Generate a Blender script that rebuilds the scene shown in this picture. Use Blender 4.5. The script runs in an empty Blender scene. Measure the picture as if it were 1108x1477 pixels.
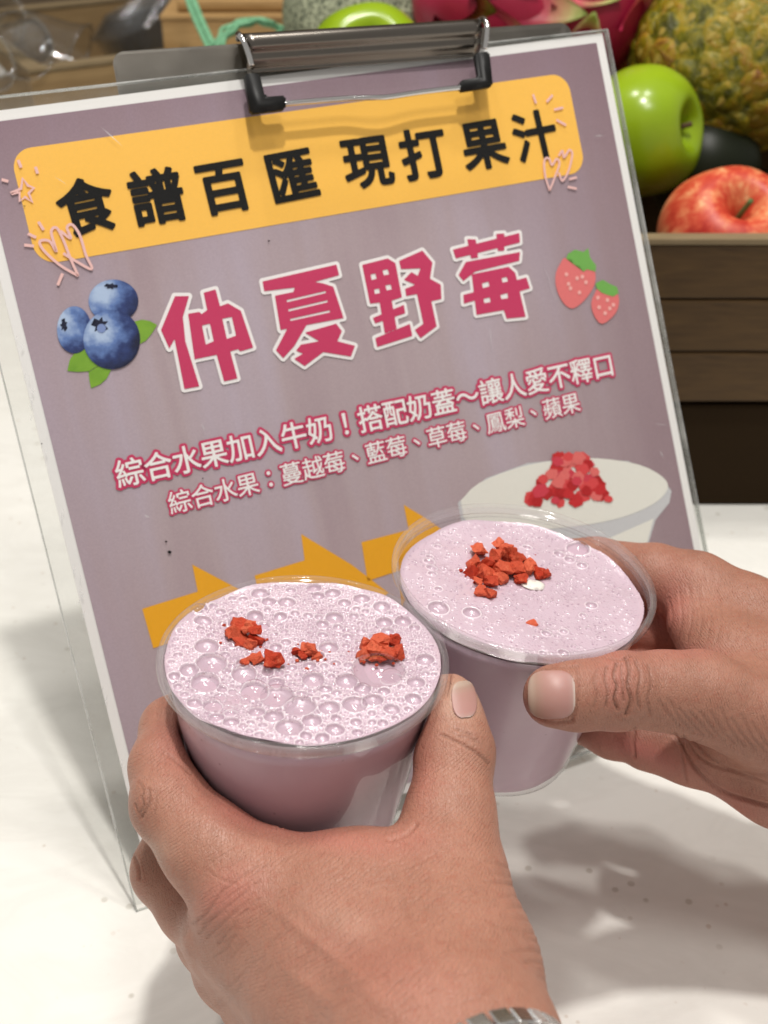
import bpy, bmesh, math, random
import numpy as np
from mathutils import Matrix, Vector, noise
random.seed(7); rng = np.random.default_rng(7)
R_ = math.radians
scene = bpy.context.scene
COL = scene.collection

# ------------------------------------------------------------------ camera, world, lamps, exposure
F, CX, CY = 1800.0, 554.0, 738.5
PITCH = R_(33.0); CAMH = 0.427
cam_d = bpy.data.cameras.new('camera'); cam = bpy.data.objects.new('camera', cam_d); COL.objects.link(cam)
cam.location = (0, 0, CAMH); cam.rotation_euler = (R_(90) - PITCH, 0, 0)
cam_d.sensor_fit = 'VERTICAL'; cam_d.sensor_height = 24; cam_d.sensor_width = 18
cam_d.lens = 24 * F / 1477; cam_d.clip_start = 0.01; cam_d.clip_end = 50
cam_d.dof.use_dof = True; cam_d.dof.focus_distance = 0.420; cam_d.dof.aperture_fstop = 9.6
scene.camera = cam
CAMM = Matrix.Translation((0, 0, CAMH)) @ Matrix.Rotation(R_(90) - PITCH, 4, 'X')
CM = np.array(CAMM)
world = bpy.data.worlds.new('World'); scene.world = world; world.use_nodes = True
bg = world.node_tree.nodes['Background']; bg.inputs[0].default_value = (1.0, 0.965, 0.91, 1); bg.inputs[1].default_value = 0.37

def lamp(name, loc, target, power, size, col=(1, 0.965, 0.915)):
    d = bpy.data.lights.new(name, 'AREA'); d.shape = 'DISK'; d.size = size; d.energy = power; d.color = col
    o = bpy.data.objects.new(name, d); COL.objects.link(o); o.location = loc
    o.rotation_euler = (Vector(target) - Vector(loc)).to_track_quat('-Z', 'Y').to_euler()
    o['label'] = 'ceiling downlight'; return o
lamp('ceiling_lamp', (0.06, 0.31, 1.75), (0.02, 0.36, 0.1), 15.0, 0.08)
lamp('ceiling_lamp', (-0.25, 0.95, 1.75), (0.0, 0.4, 0.1), 7.0, 0.10)
lamp('ceiling_lamp', (0.28, 0.80, 1.75), (0.2, 0.6, 0.1), 5.0, 0.14)
lamp('ceiling_lamp', (0.24, -0.10, 1.75), (0.0, 0.4, 0.1), 6.0, 0.30)  # front fill lamp, added to put more light on poster and hands
scene.view_settings.view_transform = 'Standard'; scene.view_settings.look = 'None'
scene.view_settings.exposure = 0.0; scene.view_settings.gamma = 1.0
scene.render.engine = 'CYCLES'
scene.cycles.use_denoising = True
scene.cycles.max_bounces = 10; scene.cycles.transparent_max_bounces = 16; scene.cycles.transmission_bounces = 8
scene.cycles.caustics_refractive = False; scene.cycles.caustics_reflective = False
scene.cycles.sample_clamp_indirect = 6

# ------------------------------------------------------------------ helpers
def W(px, py, d):                       # a photograph pixel and a distance from the lens -> place in the room
    v = CM @ np.array([(px - CX) / F * d, (CY - py) / F * d, -d, 1.0]); return v[:3]
def ray(px, py):
    return CM[:3, :3] @ np.array([(px - CX) / F, (CY - py) / F, -1.0])
def on_plane(px, py, axis, val):        # where the sight line meets x/y/z = val
    r = ray(px, py); o = np.array([0, 0, CAMH]); return o + r * (val - o[axis]) / r[axis]
def to_px(P):
    P = np.asarray(P, float) - np.array([0, 0, CAMH]); c = P @ CM[:3, :3]
    return np.stack([CX + c[..., 0] / -c[..., 2] * F, CY - c[..., 1] / -c[..., 2] * F], -1), -c[..., 2]

def props(o, label=None, cat=None, group=None, kind=None):
    if label: o['label'] = label
    if cat: o['category'] = cat
    if group: o['group'] = group
    if kind: o['kind'] = kind
    return o
def empty(name, label, cat, M=None, group=None):
    o = bpy.data.objects.new(name, None); o.empty_display_size = 0.01; COL.objects.link(o)
    if M is not None: o.matrix_world = M
    return props(o, label, cat, group)
def link(name, me, mat=None, parent=None, M=None, smooth=False):
    o = bpy.data.objects.new(name, me); COL.objects.link(o)
    if mat is not None and not me.materials: me.materials.append(mat)
    if parent: o.parent = parent
    if M is not None: o.matrix_local = M
    if smooth: me.shade_smooth()
    return o
def mesh(name, V, Fc):
    me = bpy.data.meshes.new(name); me.from_pydata([tuple(map(float, v)) for v in V], [], [tuple(map(int, f)) for f in Fc]); me.update(); return me
def mesh_np(name, V, Q):                # fast quads
    me = bpy.data.meshes.new(name); n = len(Q); k = Q.shape[1]
    me.vertices.add(len(V)); me.vertices.foreach_set('co', np.asarray(V, np.float32).ravel())
    me.loops.add(n * k); me.loops.foreach_set('vertex_index', np.asarray(Q, np.int32).ravel())
    me.polygons.add(n); me.polygons.foreach_set('loop_start', np.arange(0, n * k, k, dtype=np.int32))
    me.update(calc_edges=True); me.validate(); return me
def bm_mesh(name, bm):
    me = bpy.data.meshes.new(name); bm.normal_update(); bm.to_mesh(me); bm.free(); return me
def lathe(name, prof, seg=96, closed=False):
    V, Fc = [], []; n = len(prof)
    for (r, z) in prof:
        for k in range(seg):
            a = 2 * math.pi * k / seg; V.append((r * math.cos(a), r * math.sin(a), z))
    for i in range(n if closed else n - 1):
        for k in range(seg):
            a, b = i * seg + k, i * seg + (k + 1) % seg; c, d = ((i + 1) % n) * seg + (k + 1) % seg, ((i + 1) % n) * seg + k
            Fc.append((a, b, c, d))
    return mesh(name, V, Fc)
def box_mesh(name, sx, sy, sz, bev=0.0008, seg=2):
    bm = bmesh.new(); bmesh.ops.create_cube(bm, size=1)
    for v in bm.verts: v.co.x *= sx; v.co.y *= sy; v.co.z *= sz
    if bev: bmesh.ops.bevel(bm, geom=bm.edges[:], offset=bev, segments=seg, affect='EDGES', profile=0.6)
    return bm_mesh(name, bm)
def tube(name, pts, r, seg=12, mat=None, parent=None):
    pts = [Vector(p) for p in pts]; V, Fc = [], []
    rr = r if hasattr(r, '__len__') else [r] * len(pts); up = None
    for i, p in enumerate(pts):
        t = (pts[min(i + 1, len(pts) - 1)] - pts[max(i - 1, 0)]).normalized()
        if up is None: up = t.orthogonal().normalized()
        up = (up - t * up.dot(t)).normalized(); s = t.cross(up)
        for k in range(seg):
            a = 2 * math.pi * k / seg; V.append(p + (up * math.cos(a) + s * math.sin(a)) * rr[i])
    for i in range(len(pts) - 1):
        for k in range(seg):
            Fc.append((i * seg + k, i * seg + (k + 1) % seg, (i + 1) * seg + (k + 1) % seg, (i + 1) * seg + k))
    Fc.append(tuple(range(seg))[::-1]); Fc.append(tuple((len(pts) - 1) * seg + k for k in range(seg)))
    return link(name, mesh(name, V, Fc), mat, parent, smooth=True)
def smooth_path(P, n=8):
    P = [np.array(p, float) for p in P]; P = [2 * P[0] - P[1]] + P + [2 * P[-1] - P[-2]]; out = []
    for i in range(1, len(P) - 2):
        for k in range(n):
            t = k / n; a, b, c, d = P[i - 1:i + 3]
            out.append(0.5 * (2 * b + (c - a) * t + (2 * a - 5 * b + 4 * c - d) * t * t + (3 * b - a - 3 * c + d) * t ** 3))
    out.append(P[-2]); return out

# ------------------------------------------------------------------ materials
class NT:
    def __init__(s, name):
        s.m = bpy.data.materials.new(name); s.m.use_nodes = True; s.t = s.m.node_tree; s.n = s.t.nodes; s.l = s.t.links
        s.b = s.n['Principled BSDF']; s.out = s.n['Material Output']
    def add(s, typ, **kw):
        n = s.n.new(typ)
        for k, v in kw.items():
            if hasattr(n, k): setattr(n, k, v)
        return n
    def val(s, sock, v):
        if isinstance(v, bpy.types.NodeSocket): s.l.new(v, sock)
        elif isinstance(v, tuple) and len(v) == 3 and sock.type == 'RGBA': sock.default_value = (*v, 1)
        else: sock.default_value = v
    def coord(s, kind='Object', scale=(1, 1, 1), rot=(0, 0, 0)):
        c = s.add('ShaderNodeTexCoord'); m = s.add('ShaderNodeMapping'); s.l.new(c.outputs[kind], m.inputs[0])
        m.inputs['Scale'].default_value = scale; m.inputs['Rotation'].default_value = rot; return m.outputs[0]
    def noise(s, vec, scale, detail=3, rough=0.5, dist=0.0):
        n = s.add('ShaderNodeTexNoise'); s.l.new(vec, n.inputs['Vector'])
        n.inputs['Scale'].default_value = scale; n.inputs['Detail'].default_value = detail; n.inputs['Roughness'].default_value = rough
        n.inputs['Distortion'].default_value = dist; return n.outputs['Fac']
    def voro(s, vec, scale, feature='F1', rand=1.0, out='Distance'):
        n = s.add('ShaderNodeTexVoronoi'); n.feature = feature; s.l.new(vec, n.inputs['Vector'])
        n.inputs['Scale'].default_value = scale; n.inputs['Randomness'].default_value = rand; return n.outputs[out]
    def ramp(s, fac, stops, interp='LINEAR'):
        r = s.add('ShaderNodeValToRGB'); s.l.new(fac, r.inputs[0]); e = r.color_ramp.elements; r.color_ramp.interpolation = interp
        while len(e) < len(stops): e.new(0.5)
        for el, (p, c) in zip(e, stops): el.position = p; el.color = (*c, 1) if len(c) == 3 else c
        return r.outputs[0]
    def mix(s, fac, a, b, mode='MIX'):
        m = s.add('ShaderNodeMix'); m.data_type = 'RGBA'; m.blend_type = mode
        s.val(m.inputs[0], fac); s.val(m.inputs[6], a); s.val(m.inputs[7], b); return m.outputs[2]
    def math(s, op, a, b=0.0):
        m = s.add('ShaderNodeMath'); m.operation = op; s.val(m.inputs[0], a); s.val(m.inputs[1], b); return m.outputs[0]
    def bump(s, h, strength=0.3, dist=0.001, prev=None):
        b = s.add('ShaderNodeBump'); s.l.new(h, b.inputs['Height']); b.inputs['Strength'].default_value = strength; b.inputs['Distance'].default_value = dist
        if prev is not None: s.l.new(prev, b.inputs['Normal'])
        return b.outputs[0]
    def attr(s, name, out='Color'):
        a = s.add('ShaderNodeAttribute'); a.attribute_name = name; return a.outputs[out]
    def set(s, **kw):
        names = dict(color='Base Color', rough='Roughness', metal='Metallic', spec='Specular IOR Level', normal='Normal', sss='Subsurface Weight', coat='Coat Weight', coat_rough='Coat Roughness', trans='Transmission Weight', ior='IOR', sheen='Sheen Weight')
        for k, v in kw.items(): s.val(s.b.inputs[names[k]], v)
        return s
def flat(name, col, rough=0.6, spec=0.3, metal=0.0, grain=0.0):
    t = NT(name); c = t.coord()
    if grain:
        n = t.noise(c, 900, 2); col_ = t.mix(n, tuple(x * (1 - grain) for x in col), tuple(min(1, x * (1 + grain)) for x in col))
        t.set(color=col_)
    else: t.set(color=col)
    t.set(rough=rough, spec=spec, metal=metal); return t.m
def srgb(r, g, b):
    return tuple(((c / 255 + 0.055) / 1.055) ** 2.4 if c > 10 else c / 255 / 12.92 for c in (r, g, b))

def mat_counter():
    t = NT('quartz_countertop'); c = t.coord()
    a = t.noise(c, 5, 4, 0.6); base = t.mix(a, (0.86, 0.845, 0.79), (0.90, 0.89, 0.85))
    warp = t.noise(c, 60, 2); v = t.voro(c, 85); m = t.ramp(v, [(0.0, (1, 1, 1)), (0.11, (1, 1, 1)), (0.17, (0, 0, 0))])
    pick = t.ramp(t.noise(c, 28, 2), [(0.50, (0, 0, 0)), (0.60, (1, 1, 1))])
    col = t.mix(t.math('MULTIPLY', t.math('MULTIPLY', m, pick), 0.55), base, (0.42, 0.38, 0.30))
    v2 = t.voro(c, 140); m2 = t.ramp(v2, [(0.0, (1, 1, 1)), (0.12, (1, 1, 1)), (0.2, (0, 0, 0))])
    p2 = t.ramp(t.noise(c, 75, 2), [(0.56, (0, 0, 0)), (0.64, (1, 1, 1))])
    col = t.mix(t.math('MULTIPLY', t.math('MULTIPLY', m2, p2), 0.45), col, (0.50, 0.38, 0.28))
    vein = t.ramp(t.noise(t.coord(scale=(1, 2.2, 1), rot=(0, 0, 0.5)), 9, 5, 0.65, 1.2), [(0.40, (0, 0, 0)), (0.5, (1, 1, 1)), (0.6, (0, 0, 0))])
    col = t.mix(t.math('MULTIPLY', vein, 0.22), col, (0.70, 0.68, 0.63))
    t.set(color=col, rough=0.28, spec=0.4); return t.m
def mat_wood(name, dark, light, scale=1.0, axis='X', rough=0.55):
    t = NT(name); sc = {'X': (1, 9, 9), 'Y': (9, 1, 9), 'Z': (9, 9, 1)}[axis]
    c = t.coord(scale=sc); n = t.noise(c, 7 * scale, 6, 0.6, 1.3); n2 = t.noise(c, 45 * scale, 3, 0.6)
    k = t.mix(0.35, n, n2); col = t.ramp(k, [(0.3, dark), (0.52, tuple((a + b) / 2 for a, b in zip(dark, light))), (0.7, light)])
    t.set(color=col, rough=rough, spec=0.3, normal=t.bump(k, 0.4, 0.001)); return t.m
def mat_skin(name, base, red, seedrot=(0.3, 0.5, 0.7), across=(1, 0, 0)):
    t = NT(name); c = t.coord()
    blotch = t.noise(c, 70, 4, 0.6); base_c = t.mix(blotch, tuple(x * 0.80 for x in base), tuple(min(1, x * 1.16) for x in base)); mott = t.noise(c, 330, 5, 0.75); base_c = t.mix(t.ramp(mott, [(0.30, (0.5, 0.5, 0.5)), (0.5, (0, 0, 0))]), base_c, (base[0] * 0.9, base[1] * 0.62, base[2] * 0.58)); base_c = t.mix(t.ramp(mott, [(0.55, (0, 0, 0)), (0.8, (0.4, 0.4, 0.4))]), base_c, tuple(min(1, x * 1.3) for x in base))
    a = t.add('ShaderNodeAttribute'); a.attribute_name = 'tint'; sep = t.add('ShaderNodeSeparateColor'); t.l.new(a.outputs['Color'], sep.inputs[0])
    col = t.mix(sep.outputs[0], base_c, red)                         # red: flushed skin
    col = t.mix(sep.outputs[1], col, tuple(x * 0.62 for x in base))  # green: brown crease
    col = t.mix(sep.outputs[2], col, (0.70, 0.50, 0.38))             # blue: pale skin
    pores = t.voro(t.coord(scale=(1, 1, 1)), 1500, 'F1')
    # fine skin creases: a stretched cell network, warped by noise
    wn = t.add('ShaderNodeTexNoise'); t.l.new(c, wn.inputs['Vector']); wn.inputs['Scale'].default_value = 60; wn.inputs['Detail'].default_value = 3
    vm = t.add('ShaderNodeVectorMath'); vm.operation = 'MULTIPLY_ADD'; t.l.new(wn.outputs['Color'], vm.inputs[0]); vm.inputs[1].default_value = (0.004,) * 3; t.l.new(c, vm.inputs[2])
    mp = t.add('ShaderNodeMapping'); t.l.new(vm.outputs[0], mp.inputs[0]); mp.inputs['Rotation'].default_value = seedrot; mp.inputs['Scale'].default_value = (1, 0.32, 0.5)
    net = t.voro(mp.outputs[0], 780, 'DISTANCE_TO_EDGE'); netr = t.ramp(net, [(0.0, (0, 0, 0)), (0.10, (1, 1, 1))])
    mp2 = t.add('ShaderNodeMapping'); t.l.new(vm.outputs[0], mp2.inputs[0]); mp2.inputs['Rotation'].default_value = (seedrot[0] + .6, seedrot[1] - .5, seedrot[2] + .9); mp2.inputs['Scale'].default_value = (1, 0.4, 0.6)
    net2 = t.voro(mp2.outputs[0], 1300, 'DISTANCE_TO_EDGE'); net2r = t.ramp(net2, [(0.0, (0, 0, 0)), (0.14, (1, 1, 1))])
    wave = t.noise(mp.outputs[0], 420, 4, 0.7)
    dp = t.add('ShaderNodeVectorMath'); dp.operation = 'DOT_PRODUCT'; t.l.new(c, dp.inputs[0]); dp.inputs[1].default_value = tuple(across)
    ph = t.math('ADD', t.math('MULTIPLY', dp.outputs['Value'], 6600.0), t.math('ADD', t.math('MULTIPLY', t.noise(c, 30, 3, 0.6), 30.0), t.math('MULTIPLY', t.noise(c, 450, 2), 6.5)))
    ln = t.math('MULTIPLY', t.math('POWER', t.math('ADD', t.math('MULTIPLY', t.math('SINE', ph), 0.5), 0.5), 5.0), t.ramp(t.noise(c, 110, 3, 0.7), [(0.36, (0, 0, 0)), (0.62, (1, 1, 1))]))
    col = t.mix(t.math('MULTIPLY', t.math('SUBTRACT', 1.0, netr), 0.12), col, tuple(x * 0.55 for x in base)); col = t.mix(t.math('MULTIPLY', ln, 0.20), col, tuple(x * 0.55 for x in base))
    n1 = t.bump(netr, 0.45, 0.00014); n2 = t.bump(net2r, 0.50, 0.00014, n1); n3 = t.bump(wave, 0.8, 0.00034, n2); n3 = t.bump(t.math('SUBTRACT', 1.0, ln), 0.7, 0.00013, n3)
    t.set(color=col, rough=t.ramp(blotch, [(0.3, (0.40,) * 3), (0.7, (0.52,) * 3)]), spec=0.42, normal=n3, sss=0.12)
    t.b.inputs['Subsurface Radius'].default_value = (0.0035, 0.0012, 0.0006); t.b.inputs['Subsurface Scale'].default_value = 1.0
    return t.m
def mat_clear(name, tint=(1, 1, 1), rough=0.05, strength=1.0, scratch=0.0, haze=0.0):   # thin clear plastic film
    t = NT(name); t.n.remove(t.b)
    tr = t.add('ShaderNodeBsdfTransparent'); tr.inputs[0].default_value = (*tint, 1)
    gl = t.add('ShaderNodeBsdfGlossy'); gl.inputs['Roughness'].default_value = rough
    fr = t.add('ShaderNodeLayerWeight'); fr.inputs[0].default_value = 0.5       # same from both sides of the film
    fac = t.math('MULTIPLY', t.math('ADD', 0.045, t.math('MULTIPLY', t.math('POWER', fr.outputs['Facing'], 5.0), 0.9)), strength)
    if scratch:
        c = t.coord(); b = t.bump(t.noise(c, 40, 3), 0.25, 0.002); b2 = t.bump(t.noise(t.coord(scale=(1, 5, 1), rot=(0, 0, 0.6)), 500, 2), scratch, 0.0003, b)
        t.l.new(b2, gl.inputs['Normal']); t.l.new(b2, fr.inputs['Normal'])
    mx = t.add('ShaderNodeMixShader'); t.l.new(fac, mx.inputs[0]); t.l.new(tr.outputs[0], mx.inputs[1]); t.l.new(gl.outputs[0], mx.inputs[2])
    last = mx.outputs[0]
    if haze:
        c = t.coord(); df = t.add('ShaderNodeBsdfDiffuse'); df.inputs[0].default_value = (0.85, 0.86, 0.85, 1)
        h = t.ramp(t.noise(c, 25, 5, 0.7, 0.5), [(0.35, (haze * 0.3,) * 3), (0.75, (haze * 1.8,) * 3)])
        m2 = t.add('ShaderNodeMixShader'); t.l.new(h, m2.inputs[0]); t.l.new(last, m2.inputs[1]); t.l.new(df.outputs[0], m2.inputs[2]); last = m2.outputs[0]
    t.l.new(last, t.out.inputs[0]); return t.m
def mat_plastic_solid(name):
    t = NT(name); t.set(color=(0.97, 0.97, 0.98), rough=0.03, trans=1.0, ior=1.40); return t.m
def mat_metal(name, col=(0.62, 0.61, 0.59), rough=0.22, brushed=None, wear=0.3):
    t = NT(name); c = t.coord(scale=brushed or (1, 1, 1)); n = t.noise(c, 60, 3, 0.5)
    t.set(color=col, metal=1.0, rough=t.ramp(n, [(0.3, (rough * (1 - wear),) * 3), (0.7, (rough * (1 + wear),) * 3)]), normal=t.bump(n, 0.06, 0.0003)); return t.m
M_counter = mat_counter()
M_black = flat('black_rubber', (0.010, 0.010, 0.010), 0.5, 0.3)
M_chrome = mat_metal('chrome', (0.72, 0.71, 0.70), 0.10)
M_steel = mat_metal('dull_steel', (0.42, 0.41, 0.39), 0.27, (1, 8, 1))

# ------------------------------------------------------------------ counter and background surfaces
def slab(name, x0, x1, y0, y1, z0, z1, mat, bev=0.002, **kw):
    o = link(name, box_mesh(name, x1 - x0, y1 - y0, z1 - z0, bev), mat)
    o.location = ((x0 + x1) / 2, (y0 + y1) / 2, (z0 + z1) / 2); props(o, **kw); return o
slab('countertop', -1.6, 1.6, -0.35, 1.5, -0.03, 0.0, M_counter, kind='structure')
M_backwall = mat_wood('brown_back_board', (0.06, 0.042, 0.026), (0.12, 0.085, 0.05), 0.5)
slab('back_wall', -1.6, 1.6, 1.52, 1.56, -0.03, 1.4, M_backwall, kind='structure')

# ------------------------------------------------------------------ the poster on its clipboard
SR = np.array([[0.91306756, 0, 0.34765831], [0.23734993, 0, -0.02797044], [-0.33162123, 0, 0.93720401]])
SR[:, 1] = -np.array([0.21316971, -0.97102145, -0.10805558])
ST = np.array([-0.16779116, 0.15656428, -0.4929761])
SM = Matrix([[*SR[i], ST[i]] for i in range(3)] + [[0, 0, 0, 1]]); SW = CAMM @ SM
def S(px, py, lift=0.0):                 # pixel -> place on the poster sheet (local x, y)
    r = np.array([(px - CX) / F, (CY - py) / F, -1.0]); n = SR[:, 2]; s = (n @ ST + lift) / (n @ r)
    q = SR.T @ (s * r - ST); return q[0], q[1]
SWID, SHEI = 0.297, 0.322
poly_cache = {}
def mat_print_bg():
    t = NT('mauve_print'); c = t.coord(); st = t.noise(t.coord(scale=(1, 0.06, 1)), 42, 3, 0.6)
    st2 = t.noise(t.coord(scale=(1, 0.3, 1)), 14, 3, 0.5); k = t.mix(0.5, st, st2)
    col = t.ramp(k, [(0.3, srgb(160, 140, 147)), (0.5, srgb(174, 157, 162)), (0.7, srgb(180, 167, 181))])
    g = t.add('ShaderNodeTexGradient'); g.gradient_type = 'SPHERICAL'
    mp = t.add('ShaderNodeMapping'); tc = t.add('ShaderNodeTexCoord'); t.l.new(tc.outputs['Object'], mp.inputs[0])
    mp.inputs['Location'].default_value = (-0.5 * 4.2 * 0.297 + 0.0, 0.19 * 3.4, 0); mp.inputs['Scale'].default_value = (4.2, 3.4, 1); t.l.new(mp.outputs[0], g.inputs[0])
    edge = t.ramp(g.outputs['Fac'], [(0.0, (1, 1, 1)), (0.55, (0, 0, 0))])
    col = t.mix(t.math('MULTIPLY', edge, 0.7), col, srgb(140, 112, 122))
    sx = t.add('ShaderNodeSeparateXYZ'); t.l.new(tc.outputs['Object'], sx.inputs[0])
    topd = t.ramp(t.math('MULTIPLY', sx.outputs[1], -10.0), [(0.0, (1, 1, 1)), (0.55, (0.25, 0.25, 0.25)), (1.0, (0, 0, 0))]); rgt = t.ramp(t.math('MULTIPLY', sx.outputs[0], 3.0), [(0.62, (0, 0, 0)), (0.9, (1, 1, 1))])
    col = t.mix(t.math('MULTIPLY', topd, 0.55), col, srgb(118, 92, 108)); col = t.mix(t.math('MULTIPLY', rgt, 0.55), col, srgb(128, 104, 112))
    n = t.noise(c, 1300, 2); col = t.mix(0.12, col, n, 'OVERLAY')
    t.set(color=col, rough=0.55, spec=0.25); return t.m
poster = empty('poster', 'mauve A3 smoothie poster with yellow banner and pink title, standing behind the two cups', 'poster', SW)
def sheet_mesh(name, pts, z): return mesh(name, [(x, y, z) for x, y in pts], [tuple(range(len(pts)))])
def ccw(pts):
    a = sum(pts[i][0] * pts[(i + 1) % len(pts)][1] - pts[(i + 1) % len(pts)][0] * pts[i][1] for i in range(len(pts)))
    return pts if a > 0 else pts[::-1]
def printed(name, pxpts, z, mat, parent=None, label=None):
    pts = ccw([S(*p) for p in pxpts]); bm = bmesh.new(); vs = [bm.verts.new((x, y, z)) for x, y in pts]; f = bm.faces.new(vs)
    bmesh.ops.triangulate(bm, faces=[f]); o = link(name, bm_mesh(name, bm), mat, parent or poster); props(o, label=label); return o
def warp_paper(x, y): return 0.0
pm = box_mesh('paper', SWID, SHEI, 0.0004, 0); pap = link('paper', pm, flat('white_paper', (0.80, 0.79, 0.78), 0.5, 0.3), poster, Matrix.Translation((SWID / 2, -SHEI / 2, -0.0002)))
B = 0.0042
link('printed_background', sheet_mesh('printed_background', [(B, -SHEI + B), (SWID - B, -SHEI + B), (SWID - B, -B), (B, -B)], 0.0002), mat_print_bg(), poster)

# banner: rounded rectangle
def round_rect(x0, x1, y0, y1, r, n=10):
    out = []
    for cx, cy, a0 in ((x1 - r, y1 - r, 0), (x0 + r, y1 - r, 90), (x0 + r, y0 + r, 180), (x1 - r, y0 + r, 270)):
        for k in range(n + 1):
            a = R_(a0 + 90 * k / n); out.append((cx + r * math.cos(a), cy + r * math.sin(a)))
    return out
M_yel = flat('yellow_ink', srgb(246, 190, 84), 0.5, 0.25, grain=0.04)
def grid_fill(name, pts, z, mat, parent): return link(name, sheet_mesh(name, pts, z), mat, parent)
BX0, BX1 = 0.0156, 0.2737; BY1, BY0 = -0.0160, -0.0624
grid_fill('banner', round_rect(BX0, BX1, BY0, BY1, 0.0085), 0.00035, M_yel, poster)

# --- lettering: distance fields of the glyphs, thickened and outlined, laid as flat ink
def seg_dist(P, A, Bv):
    d = np.full(len(P), 1e9)
    for a, b in zip(A, Bv):
        ab = b - a; L = ab @ ab + 1e-12; t = np.clip((P - a) @ ab / L, 0, 1); q = P - a - t[:, None] * ab; d = np.minimum(d, (q * q).sum(1))
    return np.sqrt(d)
def inside_eo(P, A, Bv):
    c = np.zeros(len(P), bool)
    for a, b in zip(A, Bv):
        if a[1] == b[1]: continue
        m = (a[1] > P[:, 1]) != (b[1] > P[:, 1]); xi = a[0] + (P[:, 1] - a[1]) * (b[0] - a[0]) / (b[1] - a[1]); c ^= m & (P[:, 0] < xi)
    return c
def field_polys(polys, X):
    out = None
    for sgn, pl in polys:
        A = np.array(pl, float); Bv = np.roll(A, -1, 0); d = seg_dist(X, A, Bv); d[inside_eo(X, A, Bv)] *= -1
        out = d if out is None else (np.minimum(out, d) if sgn > 0 else np.maximum(out, -d))
    return out
def contour_mesh(name, Fd, xs, ys, iso, z):
    V, Fc, idx = [], [], {}
    g = Fd - iso; ny, nx = g.shape
    def vid(k, p):
        if k not in idx: idx[k] = len(V); V.append((p[0], p[1], z))
        return idx[k]
    ins = g < 0; full = ins[:-1, :-1] & ins[1:, :-1] & ins[:-1, 1:] & ins[1:, 1:]; anyi = ins[:-1, :-1] | ins[1:, :-1] | ins[:-1, 1:] | ins[1:, 1:]
    for j in range(ny - 1):
        i = 0
        while i < nx - 1:
            if full[j, i]:
                k = i
                while k < nx - 1 and full[j, k]: k += 1
                Fc.append((vid((i, j), (xs[i], ys[j])), vid((k, j), (xs[k], ys[j])), vid((k, j + 1), (xs[k], ys[j + 1])), vid((i, j + 1), (xs[i], ys[j + 1])))); i = k; continue
            if anyi[j, i]:
                c = [(i, j), (i + 1, j), (i + 1, j + 1), (i, j + 1)]
                for tri in ((c[0], c[1], c[2]), (c[0], c[2], c[3])):
                    pl = []
                    for a, b in zip(tri, tri[1:] + tri[:1]):
                        ga, gb = g[a[1], a[0]], g[b[1], b[0]]
                        if ga < 0: pl.append(vid(a, (xs[a[0]], ys[a[1]])))
                        if (ga < 0) != (gb < 0):
                            t = ga / (ga - gb); key = (min(a, b), max(a, b)); pl.append(vid(key, (xs[a[0]] + t * (xs[b[0]] - xs[a[0]]), ys[a[1]] + t * (ys[b[1]] - ys[a[1]]))))
                    if len(set(pl)) >= 3: Fc.append(tuple(dict.fromkeys(pl)))
            i += 1
    return mesh(name, V, Fc)
tc_ = bpy.data.curves.new('lettering', 'FONT'); tc_.size = 1; to_ = bpy.data.objects.new('lettering', tc_); COL.objects.link(to_)
def glyph_field(ch, N=72):
    if ch in poly_cache: return poly_cache[ch]
    tc_.body = ch; bpy.context.view_layer.update(); dg = bpy.context.evaluated_depsgraph_get(); cv = to_.to_curve(dg); A, Bv = [], []
    for sp_ in cv.splines:
        bp = sp_.bezier_points; pts = []
        for a0, a1 in zip(bp, list(bp[1:]) + [bp[0]]):
            p0, p1, p2, p3 = (np.array(v[:2]) for v in (a0.co, a0.handle_right, a1.handle_left, a1.co)); st = abs(np.cross(p1 - p0, p3 - p0)) + abs(np.cross(p2 - p0, p3 - p0)) < 1e-5
            for t in ([0.0] if st else [0.0, 0.25, 0.5, 0.75]): pts.append((1 - t) ** 3 * p0 + 3 * (1 - t) ** 2 * t * p1 + 3 * (1 - t) * t * t * p2 + t ** 3 * p3)
        A += pts; Bv += pts[1:] + pts[:1]
    to_.to_curve_clear()
    cx_, cy_ = 0.5, 0.38
    if ch in '！：、':
        q_ = np.array(A); cx_, cy_ = (q_.min(0) + q_.max(0)) / 2
    xs = np.linspace(-0.62, 0.62, N) + cx_; ys = np.linspace(-0.62, 0.62, N) + cy_; X = np.array([(x, y) for y in ys for x in xs])
    wn = np.zeros(len(X), int)
    for a, b in zip(A, Bv):
        if a[1] == b[1]: continue
        cr = (b[0] - a[0]) * (X[:, 1] - a[1]) - (X[:, 0] - a[0]) * (b[1] - a[1])
        wn += ((a[1] <= X[:, 1]) & (b[1] > X[:, 1]) & (cr > 0)).astype(int) - ((a[1] > X[:, 1]) & (b[1] <= X[:, 1]) & (cr < 0)).astype(int)
    d = seg_dist(X, A, Bv); d[wn != 0] *= -1
    poly_cache[ch] = (d.reshape(N, N), xs - cx_, ys - cy_); return poly_cache[ch]
def place_char(ch, u, v, size, rot, iso, mat, out_iso=None, out_mat=None, shear=0.0, sx=1.0):
    Fd, xs, ys = glyph_field(ch); root = link('character', contour_mesh('character', Fd, xs, ys, iso, 0.0), mat, poster)
    Mx = Matrix.Translation((u, v, 0.0008)) @ Matrix.Rotation(rot, 4, 'Z') @ Matrix.Diagonal((size * sx, size, 1, 1)); root.matrix_local = Mx
    if out_iso is not None:
        o = link('character_outline', contour_mesh('character_outline', Fd, xs, ys, out_iso, -0.0002), out_mat, root)
    return root
M_blk = flat('black_ink', (0.006, 0.006, 0.006), 0.6, 0.1)
M_pink = flat('pink_ink', srgb(196, 56, 98), 0.5, 0.25, grain=0.05)
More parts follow.
